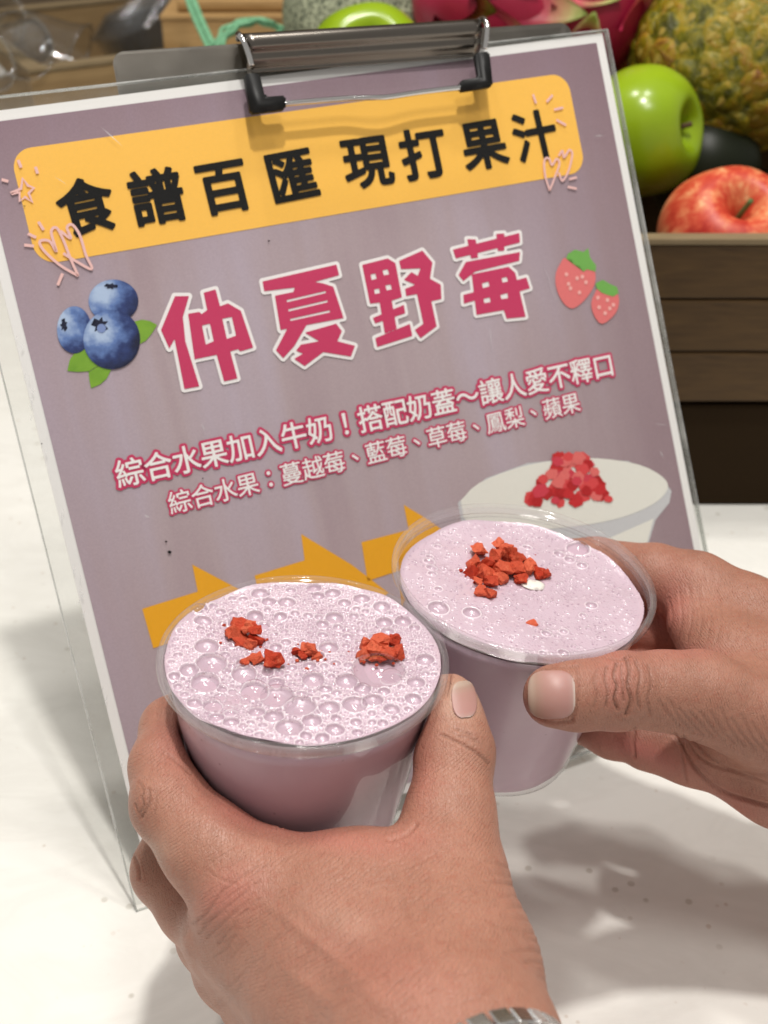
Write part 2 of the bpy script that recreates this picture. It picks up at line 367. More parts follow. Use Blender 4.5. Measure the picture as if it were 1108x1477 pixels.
M_wht = flat('white_ink', (0.86, 0.83, 0.83), 0.5, 0.25)
for k, (ch, px, py) in enumerate([('食', 124, 298), ('譜', 226, 284), ('百', 322, 269), ('匯', 420, 254), ('現', 529, 233), ('打', 611, 222), ('果', 697, 208), ('汁', 771, 196)]):
    u, v = S(px, py); place_char(ch, u, v, 0.0235, R_([3, 0, 1, 2, -1, 0, 1, 2][k]), 0.028, M_blk)
def line(text, p0, p1, iso, oiso, scale=1.0):
    a, b = np.array(S(*p0)), np.array(S(*p1)); n = len(text)
    for i, ch in enumerate(text):
        q = a + (b - a) * i / (n - 1); st = np.linalg.norm(b - a) / (n - 1)
        place_char(ch, q[0], q[1], st * scale, math.atan2(b[1] - a[1], b[0] - a[0]), iso, M_wht, oiso, M_pink, sx=1.0)
line('綜合水果加入牛奶！搭配奶蓋～讓人愛不釋口', (187, 681), (869, 528), 0.012, 0.105, 1.02)
line('綜合水果：蔓越莓、藍莓、草莓、鳳梨、蘋果', (259, 723), (822, 582), 0.008, 0.085, 1.02)
bpy.data.objects.remove(to_)
# title, traced stroke by stroke
def zz(pts, sc, ox, oy): return [S(x / sc + ox, y / sc + oy) for x, y in pts]
T = {}
a = (3.078, 200, 330)
T['zhong'] = [(1, [(160, 300), (222, 300), (195, 392), (206, 500), (268, 700), (202, 712), (158, 490), (135, 532), (98, 450)]),
 (1, [(218, 378), (268, 370), (278, 380), (303, 362), (287, 285), (340, 270), (360, 345), (395, 332), (452, 365), (507, 528), (450, 545), (440, 535), (405, 545), (437, 665), (378, 678), (345, 560), (247, 580)]),
 (-1, [(280, 430), (315, 422), (332, 500), (297, 515)]), (-1, [(370, 400), (412, 392), (431, 475), (390, 490)])]
T['xia'] = [(1, [(548, 235), (876, 160), (888, 207), (750, 245), (690, 262), (556, 278)]), (1, [(603, 298), (685, 282), (697, 240), (760, 235), (815, 243), (862, 258), (908, 397), (628, 450)]),
 (1, [(660, 440), (745, 425), (690, 520), (640, 575), (608, 540)]), (1, [(735, 462), (875, 422), (900, 455), (880, 500), (958, 520), (940, 568), (818, 548), (735, 610), (688, 578), (728, 555), (697, 542), (718, 515), (800, 500)]),
 (-1, [(655, 317), (828, 277), (830, 286), (657, 327)]), (-1, [(662, 358), (836, 318), (838, 327), (664, 368)]), (-1, [(670, 401), (846, 362), (848, 372), (672, 410)])]
b = (2.916, 520, 320)
T['ye'] = [(1, [(5, 182), (112, 155), (145, 175), (172, 318), (120, 335), (38, 345)]), (1, [(75, 320), (125, 310), (150, 450), (100, 470)]), (1, [(50, 405), (180, 350), (186, 385), (60, 428)]), (1, [(60, 490), (205, 430), (216, 480), (68, 527)]),
 (-1, [(40, 222), (60, 218), (66, 240), (45, 246)]), (-1, [(90, 205), (112, 200), (118, 222), (96, 226)]), (-1, [(55, 285), (76, 281), (80, 300), (58, 305)]), (-1, [(102, 268), (124, 264), (130, 285), (108, 289)]),
 (1, [(160, 165), (258, 122), (300, 172), (285, 195), (168, 200)]), (1, [(262, 165), (300, 172), (290, 240), (240, 270), (180, 245), (212, 212), (238, 228)]), (1, [(185, 283), (290, 240), (335, 265), (338, 325), (295, 335), (285, 295), (190, 313)]), (1, [(232, 290), (285, 285), (318, 440), (250, 490), (226, 455), (262, 430)])]
T['mei'] = [(1, [(386, 118), (665, 48), (668, 88), (398, 155)]), (1, [(446, 74), (482, 75), (492, 152), (462, 155)]), (1, [(568, 52), (602, 50), (602, 122), (575, 124)]), (1, [(440, 170), (668, 128), (665, 165), (480, 210), (430, 250), (410, 225)]),
 (1, [(465, 222), (620, 190), (648, 215), (692, 400), (612, 408), (600, 372), (485, 392)]), (-1, [(508, 260), (535, 252), (540, 272), (512, 280)]), (-1, [(590, 238), (612, 232), (618, 252), (595, 256)]), (-1, [(515, 325), (540, 318), (545, 338), (518, 343)]), (-1, [(585, 308), (615, 300), (618, 322), (590, 326)]),
 (1, [(430, 308), (500, 290), (502, 325), (432, 345)]), (1, [(640, 250), (695, 235), (710, 280), (645, 300)])]
for key, zm in (('zhong', a), ('xia', a), ('ye', b), ('mei', b)):
    polys = [(s_, zz(pl, *zm)) for s_, pl in T[key]]; allp = np.array([p for _, pl in polys for p in pl]); lo = allp.min(0) - 0.003; hi = allp.max(0) + 0.003; N = 130
    xs = np.linspace(lo[0], hi[0], N); ys = np.linspace(lo[1], hi[1], N); X = np.array([(x, y) for y in ys for x in xs]); Fd = field_polys(polys, X).reshape(N, N)
    o = link('title_character', contour_mesh('title_character', Fd, xs, ys, 0.0, 0.0008), M_pink, poster)
    link('character_outline', contour_mesh('character_outline', Fd, xs, ys, 0.00145, 0.0006), M_wht, o)

# doodles: pale pink pen strokes
M_doodle = flat('pale_pink_ink', srgb(232, 188, 184), 0.5, 0.25)
def stroke(name, pts, w, z, mat, parent, sm=True):
    P = smooth_path([S(*p) for p in pts], 5) if sm and len(pts) > 2 else [np.array(S(*p)) for p in pts]
    V, Fc = [], []
    for i, p in enumerate(P):
        t = P[min(i + 1, len(P) - 1)] - P[max(i - 1, 0)]; t = t / (np.linalg.norm(t) + 1e-9); n = np.array([-t[1], t[0]])
        V += [(*(p + n * w / 2), z), (*(p - n * w / 2), z)]
        if i: Fc.append((2 * i - 2, 2 * i - 1, 2 * i + 1, 2 * i))
    return link(name, mesh(name, V, Fc), mat, parent)
q = lambda pts: [(x / 4.617, 80 + y / 4.617) for x, y in pts]
zc = [0.00095]
def dood(pts, w=0.0010, sm=True): zc[0] += 0.00001; stroke('doodle_stroke', pts, w, zc[0], M_doodle, poster, sm)
dood(q([(70, 920), (140, 890), (150, 820), (185, 870), (225, 885), (190, 920), (215, 980), (165, 945), (130, 975), (130, 915), (75, 925)]), 0.0011, False)
for s_ in ([(120, 700), (140, 750)], [(235, 745), (250, 790)], [(10, 830), (55, 842)], [(255, 1110), (290, 1165)], [(185, 1190), (240, 1215)], [(160, 1265), (225, 1272)]): dood(q(s_), 0.0012, False)
dood(q([(520, 1470), (400, 1400), (290, 1300), (265, 1240), (330, 1240), (375, 1310), (340, 1180), (375, 1150), (420, 1230), (470, 1360), (520, 1470)]), 0.0011)
dood(q([(400, 1170), (470, 1220), (445, 1150), (480, 1130), (530, 1200), (570, 1330), (610, 1425), (500, 1370), (420, 1320)]), 0.0011)
dood([(90, 395), (83, 412)], 0.0012, False)
q2 = lambda pts: [(760 + x / 4.617, 20 + y / 4.617) for x, y in pts]
for s_ in ([(35, 540), (55, 600)], [(165, 545), (125, 590)], [(235, 628), (175, 642)], [(190, 710), (255, 745)], [(275, 1105), (325, 1092)], [(265, 1155), (325, 1168)]): dood(q2(s_), 0.0011, False)
dood(q2([(145, 1180), (115, 1080), (110, 980), (140, 965), (160, 1010), (190, 970), (210, 1000), (180, 1090), (145, 1180)]), 0.0010)
dood(q2([(205, 950), (230, 915), (240, 960), (275, 910), (295, 940), (270, 1050), (230, 1115), (205, 1060)]), 0.0010)

# blueberries (flat print)
def mat_berry(cx, cy, r, seed):
    t = NT('blueberry_print'); tc = t.add('ShaderNodeTexCoord'); mp = t.add('ShaderNodeMapping'); t.l.new(tc.outputs['Object'], mp.inputs[0])
    mp.inputs['Location'].default_value = (-(cx - 0.35 * r) / (1.7 * r), -(cy + 0.4 * r) / (1.7 * r), 0); mp.inputs['Scale'].default_value = (1 / (1.7 * r),) * 3
    g = t.add('ShaderNodeTexGradient'); g.gradient_type = 'SPHERICAL'; t.l.new(mp.outputs[0], g.inputs[0])
    n = t.noise(t.coord(), 160 + seed * 17, 4, 0.6); f = t.math('ADD', g.outputs['Fac'], t.math('MULTIPLY', t.math('SUBTRACT', n, 0.5), 0.7))
    t.set(color=t.ramp(f, [(0.14, srgb(20, 24, 54)), (0.40, srgb(44, 60, 112)), (0.62, srgb(96, 124, 180)), (0.88, srgb(172, 192, 222))]), rough=0.5, spec=0.25); return t.m
M_leafp = NT('printed_leaf'); _c = M_leafp.coord(); M_leafp.set(color=M_leafp.mix(M_leafp.noise(_c, 130, 3), srgb(88, 138, 34), srgb(140, 182, 60)), rough=0.5, spec=0.25); M_leafp = M_leafp.m
bz = lambda pts: [(60 + x / 5.54, 380 + y / 5.54) for x, y in pts]
def smoothp(pts, n=5): return [tuple(p) for p in smooth_path([np.array(p, float) for p in pts + pts[:1]], n)][:-1]
printed('leaf', bz([(205, 860), (225, 770), (270, 705), (340, 678), (420, 740), (455, 815), (380, 862), (290, 868)]), 0.0005, M_leafp)
printed('leaf', bz([(375, 870), (455, 820), (555, 850), (520, 920), (470, 965), (395, 998), (382, 940)]), 0.00052, M_leafp)
printed('leaf', bz([(740, 465), (800, 450), (860, 460), (922, 492), (880, 560), (830, 620), (780, 645)]), 0.00054, M_leafp)
def printed_disc(name, c, rx, ry, z, mat, rot=0, n=40, parent=None):
    return printed(name, [(c[0] + rx * math.cos(t) * math.cos(rot) - ry * math.sin(t) * math.sin(rot), c[1] + rx * math.cos(t) * math.sin(rot) + ry * math.sin(t) * math.cos(rot)) for t in [2 * math.pi * k / n for k in range(n)]], z, mat, parent)
M_cal = flat('dark_calyx_ink', srgb(24, 28, 52), 0.5, 0.2)
for i, (c, rx, ry, cal) in enumerate([((163.5, 434.5), 36, 27 + 4, (160, 413)), ((107, 476), 25, 34, (92, 469)), ((161, 490), 41, 43, (144, 469))]):
    u, v = S(*c); m = mat_berry(u, v, 0.0120, i); br = printed_disc('blueberry', c, rx, ry, 0.0006 + i * 0.0001, m)
    st = []
    for k in range(14):
        a_ = 2 * math.pi * k / 14; rr = (13 if k % 2 else 7) * (1.0 if i == 2 else 0.8); st.append((cal[0] + rr * math.cos(a_) * (0.55 if i == 1 else 1), cal[1] + rr * math.sin(a_) * (0.45 if i == 0 else 0.95)))
    printed('calyx', st, 0.00085 + i * 0.00002, M_cal, br)
    if i == 2: printed_disc('calyx_centre', (146, 474), 6.5, 6.5, 0.00095, flat('blue_grey_ink', srgb(120, 140, 190)), parent=br)
# two strawberries (flat print)
sz = lambda pts: [(520 + x / 2.916, 320 + y / 2.916) for x, y in pts]
M_sb = flat('strawberry_red_ink', srgb(222, 116, 116), 0.5, 0.25, grain=0.06); M_sl = flat('strawberry_leaf_ink', srgb(112, 172, 82), 0.5, 0.25, grain=0.06); M_sd = flat('seed_ink', srgb(238, 176, 170))
for body, leaf, seeds, z in (([(850, 155), (900, 148), (960, 170), (985, 215), (980, 270), (940, 330), (890, 365), (850, 340), (822, 280), (820, 215)], [(870, 135), (900, 118), (935, 128), (955, 112), (962, 150), (988, 185), (985, 210), (950, 200), (935, 210), (915, 185), (895, 180), (885, 160), (862, 155)], [(863, 222), (908, 238), (945, 255), (880, 280), (918, 298), (872, 262), (930, 232)], 0.0006),
    ([(990, 285), (1030, 270), (1070, 290), (1085, 330), (1070, 385), (1015, 430), (980, 395), (968, 340)], [(985, 260), (1015, 245), (1045, 262), (1075, 275), (1082, 300), (1060, 315), (1035, 308), (1010, 298), (990, 280)], [(995, 320), (1035, 330), (1060, 350), (1000, 360), (1025, 385), (1045, 365)], 0.0007)):
    sb = printed('strawberry', smoothp(sz(body), 3), z, M_sb); printed('strawberry_leaf', sz(leaf), z + 0.00015, M_sl, sb)
    bm = bmesh.new()
    for s_ in seeds:
        c = sz([s_])[0]; vs = []
        for k in range(8):
            x, y = S(c[0] + 2.6 * math.cos(k * math.pi / 4), c[1] + 3.0 * math.sin(k * math.pi / 4)); vs.append(bm.verts.new((x, y, z + 0.0002)))
        bm.faces.new(vs[::-1])
    link('seeds', bm_mesh('seeds', bm), M_sd, sb)
# printed cup with a white foam top and red fruit dice
M_pc = flat('printed_cream', srgb(226, 225, 217), 0.5, 0.25, grain=0.03); M_pr = flat('printed_rim', srgb(196, 197, 200), 0.5, 0.25, grain=0.04)
pc = printed('printed_cup', [(660, 725), (700, 690), (760, 668), (830, 661), (905, 665), (950, 685), (968, 708), (965, 725), (945, 750), (930, 800), (905, 860), (690, 860), (672, 790)], 0.0004, M_pr)
printed('printed_foam', smoothp([(664, 722), (690, 697), (745, 675), (800, 664), (860, 661), (920, 670), (955, 688), (962, 706), (940, 728), (890, 748), (820, 760), (730, 765), (675, 755)], 3), 0.00052, M_pc, pc)
printed('printed_side', [(942, 748), (928, 800), (903, 856), (700, 856), (690, 780), (800, 790), (880, 775)], 0.00053, M_pc, pc)
reds = [srgb(196, 40, 44), srgb(214, 70, 72), srgb(222, 108, 104), srgb(178, 28, 32), srgb(204, 60, 76)]
M_reds = [flat('printed_red', c, 0.5, 0.25, grain=0.12) for c in reds]
rr_ = random.Random(3)
for i in range(70):
    fx, fy = rr_.uniform(-1, 1), rr_.random(); cx = 820 + fx * (60 - 42 * fy ** 1.3) ; cy = 724 - fy * 66 + rr_.uniform(-3, 3)
    cx = 820 + fx * (60 * (1 - 0.62 * fy)) + 4 * fy; s_ = rr_.uniform(8, 13); a0 = rr_.random() * 3
    pts = [(cx + s_ * rr_.uniform(0.7, 1.1) * math.cos(a0 + k * math.pi / 3), cy + 0.9 * s_ * rr_.uniform(0.7, 1.1) * math.sin(a0 + k * math.pi / 3)) for k in range(6)]
    printed('printed_fruit_piece', pts, 0.0007 + i * 0.000006, M_reds[rr_.randrange(5)], pc)
# yellow arrows low on the sheet
M_arrow = flat('orange_yellow_ink', srgb(232, 166, 36), 0.5, 0.25, grain=0.05)
printed('yellow_arrow', [(205, 878), (285, 853), (277, 814), (345, 850), (420, 900), (330, 940), (310, 905), (221, 935)], 0.0004, M_arrow)
printed('yellow_arrow', [(367, 830), (439, 808), (434, 770), (508, 815), (560, 855), (500, 900), (480, 870), (380, 890)], 0.0004, M_arrow)
printed('yellow_arrow', [(521, 782), (589, 764), (582, 728), (618, 750), (700, 810), (620, 860), (600, 815), (530, 838)], 0.0004, M_arrow)
# small marks on the print
bm = bmesh.new()
for (x, y, r) in ((244, 796, 3.0), (239, 781, 1.8), (292, 690, 1.2), (35, 298, 1.2), (387, 348, 1.6), (60, 640, 1.2)):
    vs = []
    for k in range(7):
        u, v = S(x + r * math.cos(k * 0.9), y + r * math.sin(k * 0.9) * 0.8); vs.append(bm.verts.new((u, v, 0.001)))
    bm.faces.new(vs[::-1])
link('dirt_spots', bm_mesh('dirt_spots', bm), M_blk, poster)

# clear sleeve round the poster: two thin sheets welded at the edge
sleeve = empty('clear_sleeve', 'scratched clear plastic sleeve that holds the mauve poster', 'plastic sleeve', SW)
SX0, SX1, SY0, SY1 = -0.0085, SWID + 0.0026, -0.3325, 0.0058
def sleeve_sheet(z, name):
    n = 40; V = []; Q = []
    for j in range(n + 1):
        for i in range(n + 1):
            x = SX0 + (SX1 - SX0) * i / n; y = SY0 + (SY1 - 0.0046 * i / n - SY0) * j / n; V.append((x, y, z + 0.0002 * math.sin(x * 60) * math.sin(y * 40 + 1)))
    for j in range(n):
        for i in range(n): Q.append((j * (n + 1) + i, j * (n + 1) + i + 1, (j + 1) * (n + 1) + i + 1, (j + 1) * (n + 1) + i))
    return mesh(name, V, Q)
M_sleeve = mat_clear('sleeve_film', (0.985, 0.985, 0.98), 0.12, 0.45, scratch=0.25, haze=0.004)
link('front_film', sleeve_sheet(0.0016, 'front_film'), M_sleeve, sleeve, smooth=True)
link('back_film', sleeve_sheet(-0.0016, 'back_film'), mat_clear('sleeve_back_film', (0.97, 0.975, 0.97), 0.1, 0.7, haze=0.10), sleeve, smooth=True)
bm = bmesh.new()
for (x0, x1, y0, y1) in ((SX0, SX1, SY1 - 0.0005, SY1), (SX0, SX1, SY0, SY0 + 0.0006), (SX0, SX0 + 0.0006, SY0, SY1), (SX1 - 0.0006, SX1, SY0, SY1)):
    r_ = bmesh.ops.create_cube(bm, size=1)
    for v in r_['verts']: v.co = Vector(((x0 + x1) / 2 + v.co.x * (x1 - x0), (y0 + y1) / 2 + v.co.y * (y1 - y0), v.co.z * 0.0030)); v.co.y -= 0.0046 * (v.co.x - SX0) / (SX1 - SX0) if v.co.y > -0.05 else 0
link('welded_edge', bm_mesh('welded_edge', bm), mat_clear('sleeve_edge', (0.80, 0.82, 0.80), 0.2, 1.6, haze=0.35), sleeve)
# scratches and nicks in the film
bm = bmesh.new(); rs = random.Random(5)
marks = [((145, 185), (176, 213), 1.6), ((78, 256), (96, 268), 1.2), ((289, 610), (294, 622), 2.0), ((208, 743), (214, 746), 2.0), ((854, 198), (868, 197), 2.2), ((942, 612), (960, 613), 1.8), ((948, 650), (954, 660), 2.2), ((704, 470), (707, 510), 1.6), ((776, 365), (800, 440), 1.2)]
for _ in range(26):
    x, y = rs.uniform(10, 200), 0; marks.append(((rs.uniform(20, 28) + 0, rs.uniform(450, 600)),) * 2 + (1.0,))
for (p0, p1, w) in marks:
    if p0 == p1:
        y = rs.uniform(450, 1280); x = 8 + (y - 430) * 0.243 + rs.uniform(-8, 6) + 4; p0 = (x, y); p1 = (x + rs.uniform(-3, 3), y + rs.uniform(4, 14)); w = rs.uniform(1.2, 3.4)
    A_ = Vector((*S(*p0), 0.0021)); B_ = Vector((*S(*p1), 0.0021)); t = (B_ - A_).normalized(); n = Vector((-t.y, t.x, 0)) * w * 0.00014
    bm.faces.new([bm.verts.new(p) for p in (A_ - t * 0.0002, A_ * 0.5 + B_ * 0.5 - n, B_ + t * 0.0002, A_ * 0.5 + B_ * 0.5 + n)])
props(link('scratches', bm_mesh('scratches', bm), mat_clear('scratch', (0.9, 0.9, 0.9), 0.35, 1.0, haze=0.35), sleeve), kind='stuff')

# clipboard: metal back plate, spring roll, two wire arms with black caps
clip = empty('clipboard', 'metal clipboard with a spring clip and black rubber tips, clamped on the poster top', 'clipboard', SW)
pTL, pTR = np.array(S(160, 75, -0.0042)), np.array(S(822, 32, -0.0042)); exx = (pTR - pTL) / np.linalg.norm(pTR - pTL); eyy = np.array([-exx[1], exx[0]])
CR = Matrix([[exx[0], eyy[0], 0, pTL[0]], [exx[1], eyy[1], 0, pTL[1]], [0, 0, 1, 0], [0, 0, 0, 1]]); clip.matrix_world = SW @ CR; CRi = CR.inverted()
PW = float(np.linalg.norm(pTR - pTL))
def SC(px, py, lift): q_ = CRi @ Vector((*S(px, py, lift), lift)); return q_.x, q_.y
pl = round_rect(0, PW, -0.29, 0.0, 0.0055)
bm = bmesh.new(); f = bm.faces.new([bm.verts.new((x, y, -0.0042)) for x, y in pl]); bmesh.ops.solidify(bm, geom=[f], thickness=0.0011)
pt = link('back_plate', bm_mesh('back_plate', bm), mat_metal('plate_steel', (0.36, 0.335, 0.30), 0.36, (1, 1, 1), 0.15), clip)
bv = pt.modifiers.new('bevel', 'BEVEL'); bv.width = 0.0004; bv.segments = 2; bv.limit_method = 'ANGLE'
x0, x1 = SC(354, 85, 0.004)[0], SC(690, 62, 0.004)[0]
# spring body: an open curl of sheet steel that ends in a flat jaw on the sheet
prof = []
for k in range(19):
    a_ = R_(-150 + 250 * k / 18); prof.append((0.0092 + 0.0052 * math.sin(a_) * -1, 0.0040 + 0.0052 * math.cos(a_)))
prof = [(0.0150, -0.0030), (0.0152, 0.004), (0.0142, 0.0078), (0.0120, 0.0095), (0.0095, 0.0092), (0.0078, 0.0074), (0.0066, 0.0066), (0.0050, 0.0062), (0.0036, 0.0050), (0.0018, 0.0030), (0.0000, 0.0026)]
prof = [(p[0] - 0.0150 + 0.0004, p[1]) for p in prof]
V, Q = [], []; n = 30; P2 = smooth_path([np.array(p) for p in prof], 4)
for i in range(n + 1):
    for (yy, z_) in P2: V.append((x0 + (x1 - x0) * i / n, yy, z_))
m_ = len(P2)
for i in range(n):
    for k in range(m_ - 1): Q.append((i * m_ + k, (i + 1) * m_ + k, (i + 1) * m_ + k + 1, i * m_ + k + 1))
sp = link('spring_jaw', mesh('spring_jaw', V, Q), mat_metal('clip_steel', (0.19, 0.17, 0.15), 0.26, (0.2, 2, 2)), clip, smooth=True)
sd = sp.modifiers.new('thickness', 'SOLIDIFY'); sd.thickness = 0.0007
for (ex, nm) in ((x0, 1), (x1, -1)):
    # end ring of the wire and its rise over the roll
    w_ = tube('wire_eye', smooth_path([(ex - nm * 0.0006, 0.0004, 0.0010), (ex - nm * 0.0022, 0.0004, 0.0075), (ex - nm * 0.0018, -0.0036, 0.0115), (ex - nm * 0.0005, -0.0090, 0.0112), (ex + nm * 0.0005, -0.0135, 0.0098)], 6), 0.0013, 12, M_chrome, clip)
LZ = 0.0095
def capped(pxs, nm):
    pts = [Vector((*S(*p, LZ), LZ)) for p in pxs]; return tube('rubber_tip', smooth_path(pts, 5), 0.0030, 16, M_black, clip)
def lcap(poly, z0, z1):
    bm = bmesh.new(); pts = ccw([SC(*p, LZ) for p in poly]); f = bm.faces.new([bm.verts.new((x, y, z0)) for x, y in pts])
    r = bmesh.ops.extrude_face_region(bm, geom=[f])
    for v in r['geom']:
        if isinstance(v, bmesh.types.BMVert): v.co.z = z1
    bmesh.ops.recalc_face_normals(bm, faces=bm.faces[:]); bmesh.ops.bevel(bm, geom=bm.edges[:], offset=0.0009, segments=3, affect='EDGES', clamp_overlap=True)
    return link('rubber_tip', bm_mesh('rubber_tip', bm), M_black, clip, smooth=True)
lcap([(352, 107), (373, 107), (381, 141), (411, 139), (411, 159), (361, 165)], 0.0068, 0.0120)
lcap([(684, 77), (704, 76), (709, 126), (663, 133), (663, 117), (690, 113)], 0.0068, 0.0120)
wp = [(405, 150), (450, 146), (500, 142), (535, 141), (560, 140), (600, 134), (640, 129), (668, 126)]
wz = [LZ, LZ, LZ, LZ + 0.001, LZ + 0.001, LZ, LZ, LZ]
tube('wire_arm', smooth_path([(*SC(*p, z_), z_) for p, z_ in zip(wp, wz)], 5), 0.0012, 12, M_chrome, clip)

# ------------------------------------------------------------------ the two cups
UPC = np.array([0, math.cos(PITCH), math.sin(PITCH)])
def cup_matrix(px, py, d, roll, lean):
    o = Vector(W(px, py, d)); return Matrix.Translation(o) @ Matrix.Rotation(R_(lean), 4, 'X') @ Matrix.Rotation(R_(roll), 4, 'Y')
CUPS = [dict(px=438.5, py=943, d=0.402, R=0.0470, roll=3.0, lean=-3.5, h=0.080, rb=0.0305, fz=-0.0016, seed=1),
        dict(px=756.5, py=827, d=0.452, R=0.0483, roll=6.8, lean=-1.5, h=0.082, rb=0.0310, fz=-0.0068, seed=2)]
def mat_liquid():
    t = NT('berry_milk'); c = t.coord(); n = t.noise(c, 45, 4, 0.6, 0.4); col = t.mix(n, srgb(196, 166, 182), srgb(216, 194, 205))
    sp_ = t.ramp(t.voro(c, 260), [(0.0, (1, 1, 1)), (0.10, (1, 1, 1)), (0.15, (0, 0, 0))]); pick = t.ramp(t.noise(c, 130, 2), [(0.58, (0, 0, 0)), (0.64, (1, 1, 1))])
    col = t.mix(t.math('MULTIPLY', t.math('MULTIPLY', sp_, pick), 0.6), col, srgb(110, 60, 84))
    t.set(color=col, rough=0.30, spec=0.4, sss=0.25); t.b.inputs['Subsurface Radius'].default_value = (0.004, 0.0025, 0.003); t.b.inputs['Subsurface Scale'].default_value = 1; return t.m
def mat_foam():
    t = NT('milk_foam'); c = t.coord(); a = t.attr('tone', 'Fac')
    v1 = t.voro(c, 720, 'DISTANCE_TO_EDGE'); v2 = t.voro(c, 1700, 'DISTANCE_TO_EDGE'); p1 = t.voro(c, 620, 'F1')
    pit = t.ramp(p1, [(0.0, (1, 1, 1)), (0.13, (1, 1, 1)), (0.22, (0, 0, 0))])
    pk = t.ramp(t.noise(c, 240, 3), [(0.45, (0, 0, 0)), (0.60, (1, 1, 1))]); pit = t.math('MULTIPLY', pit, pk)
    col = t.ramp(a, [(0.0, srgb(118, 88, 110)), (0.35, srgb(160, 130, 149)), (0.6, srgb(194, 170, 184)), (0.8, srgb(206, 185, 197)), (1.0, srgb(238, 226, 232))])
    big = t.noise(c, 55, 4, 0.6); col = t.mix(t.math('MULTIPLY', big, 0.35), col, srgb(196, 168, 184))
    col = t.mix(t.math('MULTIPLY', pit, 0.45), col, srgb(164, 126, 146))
    e1 = t.ramp(v1, [(0.0, (1, 1, 1)), (0.35, (0, 0, 0))]); e2 = t.ramp(v2, [(0.0, (1, 1, 1)), (0.4, (0, 0, 0))])
    n1 = t.bump(e1, 0.15, 0.0002); n2 = t.bump(e2, 0.3, 0.00012, n1); n3 = t.bump(t.math('SUBTRACT', 1.0, pit), 0.5, 0.0003, n2)
    t.set(color=col, rough=0.2, spec=0.7, normal=n3, coat=0.4, coat_rough=0.07, sss=0.12)
    t.b.inputs['Subsurface Radius'].default_value = (0.002, 0.0014, 0.0016); t.b.inputs['Subsurface Scale'].default_value = 1; return t.m
M_liq, M_foam, M_rim = mat_liquid(), mat_foam(), mat_clear('clear_rim_plastic', (0.995, 0.992, 0.995), 0.06, 0.65, haze=0.07)
M_wall = mat_clear('clear_cup_wall', (0.97, 0.965, 0.97), 0.04, 1.0)
M_bub = mat_clear('bubble_film', (0.975, 0.96, 0.97), 0.02, 1.5)
def dome_mesh(seg=24, rings=7, flat_=0.62):
    V = [(0, 0, flat_)]; Fc = []
    for j in range(1, rings + 1):
        a_ = math.pi / 2 * j / rings
        for k in range(seg): V.append((math.sin(a_) * math.cos(2 * math.pi * k / seg), math.sin(a_) * math.sin(2 * math.pi * k / seg), flat_ * math.cos(a_)))
    for k in range(seg): Fc.append((0, 1 + k, 1 + (k + 1) % seg))
    for j in range(rings - 1):
        for k in range(seg):
            b_ = 1 + j * seg; Fc.append((b_ + k, b_ + seg + k, b_ + seg + (k + 1) % seg, b_ + (k + 1) % seg))
    return V, Fc
def pack(Rad, specs, front_bias, seed, keep=()):
    r = random.Random(seed); out = np.zeros((6000, 3)); m = len(keep)
    if m: out[:m] = keep
    for (n, a_, b_) in specs:
        tries = 0; c = 0
        while c < n and tries < n * 12 and m < 5990:
            tries += 1; rad = a_ + (b_ - a_) * r.random() ** 1.5; ang = r.random() * 2 * math.pi; rho = Rad * math.sqrt(r.random())
            x, y = rho * math.cos(ang), rho * math.sin(ang)
            if rho + rad > Rad * 0.985: continue
            if rad > 0.0011 and r.random() < front_bias(x, y): continue
            o_ = out[:m]
            if m == 0 or ((o_[:, 0] - x) ** 2 + (o_[:, 1] - y) ** 2 > (0.93 * (rad + o_[:, 2])) ** 2).all(): out[m] = (x, y, rad); m += 1; c += 1
    return [tuple(v) for v in out[:m]]
